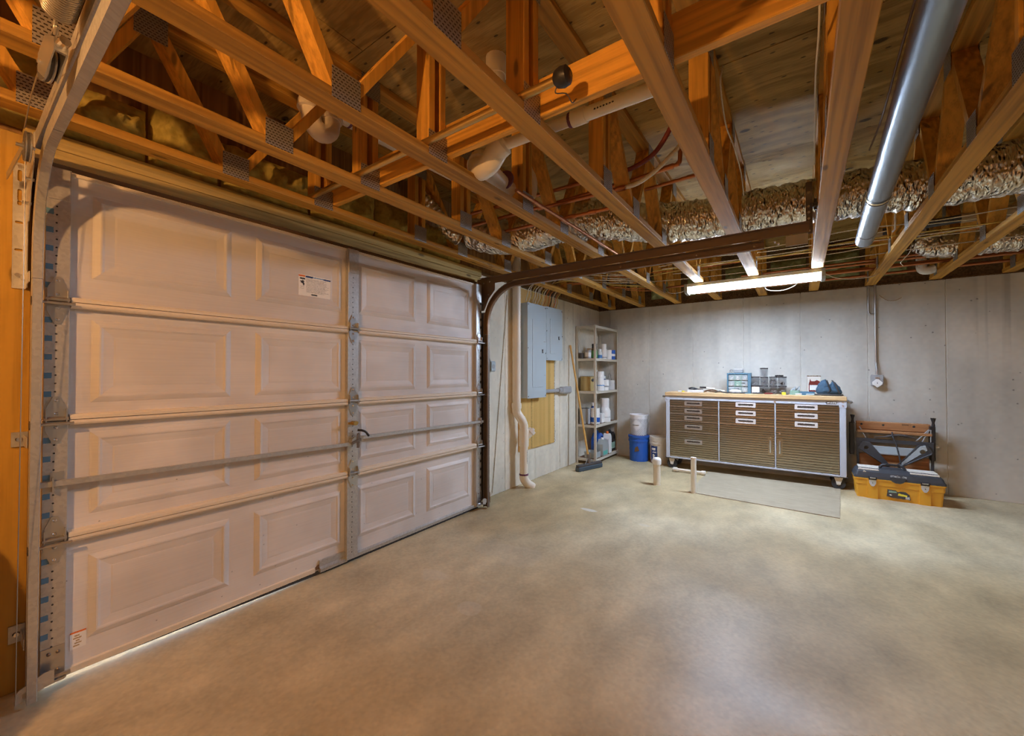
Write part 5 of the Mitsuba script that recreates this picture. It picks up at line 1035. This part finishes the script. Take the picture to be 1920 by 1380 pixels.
for a, b in (((0.575, 0.74), (0.635, 0.605)), ((1.165, 0.745), (1.06, 0.605)), ((1.17, 0.745), (1.11, 0.605)), ((1.18, 0.745), (1.178, 0.605))): put('strut', beam((a[0], 6.36, a[1]), (b[0], 6.36, b[1]), 0.012, 0.010, (0, 1, 0), 0.002), M('grey'), k)
put('lower_board', box(0.56, 1.17, 6.38, 6.41, 0.18, 0.42, 0.004), M('boards'), k)
put('lower_bar', box(0.56, 1.17, 6.352, 6.372, 0.255, 0.285, 0.003), M('grey'), k)
put('peg', cyl((1.20, 6.40, 0.555), (1.25, 6.40, 0.553), 0.014, 10), M('cream'), k)
solo('elastic_strap', tube(spline([(0.860, 6.338, 0.690), (0.858, 6.275, 0.650), (0.880, 6.265, 0.58), (0.905, 6.262, 0.45), (0.920, 6.262, 0.345)], 6), 0.0075, 8), M('dark_grey'), 'dark strap hanging over the front of the folded workbench', 'strap', smooth=True)
solo('black_tool', cat(tube(spline([(0.70, 6.320, 0.625), (0.80, 6.320, 0.64), (0.90, 6.320, 0.665), (0.98, 6.320, 0.662), (1.06, 6.320, 0.64)], 5), [0.006] * 6 + [0.014] * 10 + [0.008] * 5, 8)), M('dark'), 'dark hand tool lying on the frame of the folded workbench', 'tool', smooth=True)

k = thing('tool_box', 'yellow plastic tool box with a dark lid and two metal latches on the floor', 'tool box')
tx0, tx1, ty0, ty1 = 0.513, 1.187, 5.948, 6.215
def flare(z0, z1, g0, g1, b=0.012):
    def ring(z, g): 
        o = rbox(tx0 - g, tx1 + g, ty0 - g, ty1 + g, 0.022, 3); return np.array(o.exterior.coords)[:-1], z
    a, za = ring(z0, g0); c, zc = ring(z1, g1); n = len(a)
    v = np.vstack([np.c_[a, np.full(n, za)], np.c_[c, np.full(n, zc)], [[a[:, 0].mean(), a[:, 1].mean(), za], [c[:, 0].mean(), c[:, 1].mean(), zc]]]); i = np.arange(n); j = (i + 1) % n
    f = np.vstack([np.stack([i, j, j + n], 1), np.stack([i, j + n, i + n], 1), np.stack([i * 0 + 2 * n, j, i], 1), np.stack([i * 0 + 2 * n + 1, i + n, j + n], 1)])
    return trimesh.Trimesh(v, f, process=False)
put('base', cat(flare(0.0, 0.14, 0.0, 0.010), flare(0.1401, 0.150, 0.010, 0.016), flare(0.1501, 0.206, 0.016, 0.019), flare(0.206, 0.218, 0.026, 0.026)), M('yellow'), k, smooth=30)
for x0 in (0.600, 1.010): put('column', prism([(x0, 0.0), (x0 + 0.085, 0.0), (x0 + 0.085, 0.205), (x0, 0.205)], 'y', ty0 - 0.0185, ty0), M('yellow'), k)
put('lid', cat(flare(0.2185, 0.240, 0.027, 0.024), flare(0.2401, 0.285, 0.020, 0.004), flare(0.285, 0.318, 0.004, -0.030)), M('dark_grey'), k, smooth=30)
put('lid_tab', prism(Polygon([(0.785, 0.250), (0.80, 0.215), (0.825, 0.200), (0.865, 0.200), (0.89, 0.215), (0.905, 0.250)]).buffer(0.004), 'y', ty0 - 0.034, ty0 - 0.02), M('dark_grey'), k)
put('lettering', text_on('STACK-ON', 0.017, (0.787, ty0 - 0.0165, 0.256), (1, 0, 0), (0, 0.35, 0.937)), M('white'), k)
put('tray_panel', prism(Polygon([(0.530, 6.0), (0.70, 6.0), (0.735, 6.17), (0.53, 6.17)]), 'z', 0.3175, 0.3215), M('cream'), k, label='pale organizer panel in the lid'); put('tray_panel', prism(Polygon([(0.945, 6.0), (1.165, 6.0), (1.165, 6.17), (0.91, 6.17)]), 'z', 0.3175, 0.3215), M('cream'), k)
put('tray_panel', box(0.525, 0.70, ty0 + 0.012, ty0 + 0.03, 0.298, 0.316, 0.004), M('cream'), k); put('tray_panel', box(0.945, 1.17, ty0 + 0.012, ty0 + 0.03, 0.298, 0.316, 0.004), M('cream'), k)
hnd = put('handle', tube(spline([(0.715, 6.06, 0.318), (0.735, 6.06, 0.352), (0.78, 6.06, 0.362), (0.87, 6.06, 0.362), (0.905, 6.06, 0.350), (0.925, 6.06, 0.318)], 5), 0.013, 10), M('dark_grey'), k, smooth=True)
for i in range(5): put('rib', cyl((0.775 + 0.022 * i, 6.045, 0.362), (0.775 + 0.022 * i, 6.075, 0.362), 0.012, 8), M('black'), hnd)
for xc in (0.642, 1.052):
    l = put('latch', prism(Polygon([(xc - 0.030, 0.205), (xc + 0.030, 0.205), (xc + 0.027, 0.165), (xc + 0.010, 0.135), (xc - 0.010, 0.135), (xc - 0.027, 0.165)]), 'y', ty0 - 0.032, ty0 - 0.019), M('silver_lid'), k)
    put('keeper', box(xc - 0.033, xc + 0.033, ty0 - 0.036, ty0 - 0.02, 0.205, 0.240, 0.004), M('black'), l); put('hook', cyl((xc - 0.024, ty0 - 0.038, 0.228), (xc + 0.024, ty0 - 0.038, 0.228), 0.008, 10), M('chrome'), l)
    put('rivet', cyl((xc, ty0 - 0.034, 0.172), (xc, ty0 - 0.031, 0.172), 0.006, 8), M('steel_dark'), l)
put('knob', cyl((0.577, ty0 - 0.006, 0.278), (0.577, ty0 + 0.004, 0.282), 0.013, 12), M('cream'), k)
st = put('sticker', prism(Polygon([(0.758, 0.045), (0.765, 0.118), (0.83, 0.115), (0.845, 0.098), (0.87, 0.110), (0.905, 0.108), (0.935, 0.085), (0.945, 0.03), (0.90, 0.032), (0.80, 0.035)]), 'y', ty0 - 0.0125, ty0 - 0.004), M('dark'), k, label='torn dark and lime green sticker')
put('patch', prism(Polygon([(0.770, 0.085), (0.775, 0.108), (0.835, 0.104), (0.84, 0.09)]), 'y', ty0 - 0.0135, ty0 - 0.012), M('green_pale'), st); put('patch', prism(Polygon([(0.845, 0.065), (0.85, 0.09), (0.92, 0.075), (0.915, 0.058)]), 'y', ty0 - 0.0135, ty0 - 0.012), M('yellow_bright'), st)
put('patch', cat(*[box(0.905 + 0.007 * i, 0.909 + 0.007 * i, ty0 - 0.0135, ty0 - 0.012, 0.034, 0.062) for i in range(5)]), M('white'), st); labels[st + '__patch_002'] = {'kind': 'stuff', 'label': 'pale barcode stripes'}
put('patch', prism(Polygon([(0.775, 0.062), (0.79, 0.07), (0.80, 0.062), (0.79, 0.055)]), 'y', ty0 - 0.0135, ty0 - 0.012), M('white'), st)
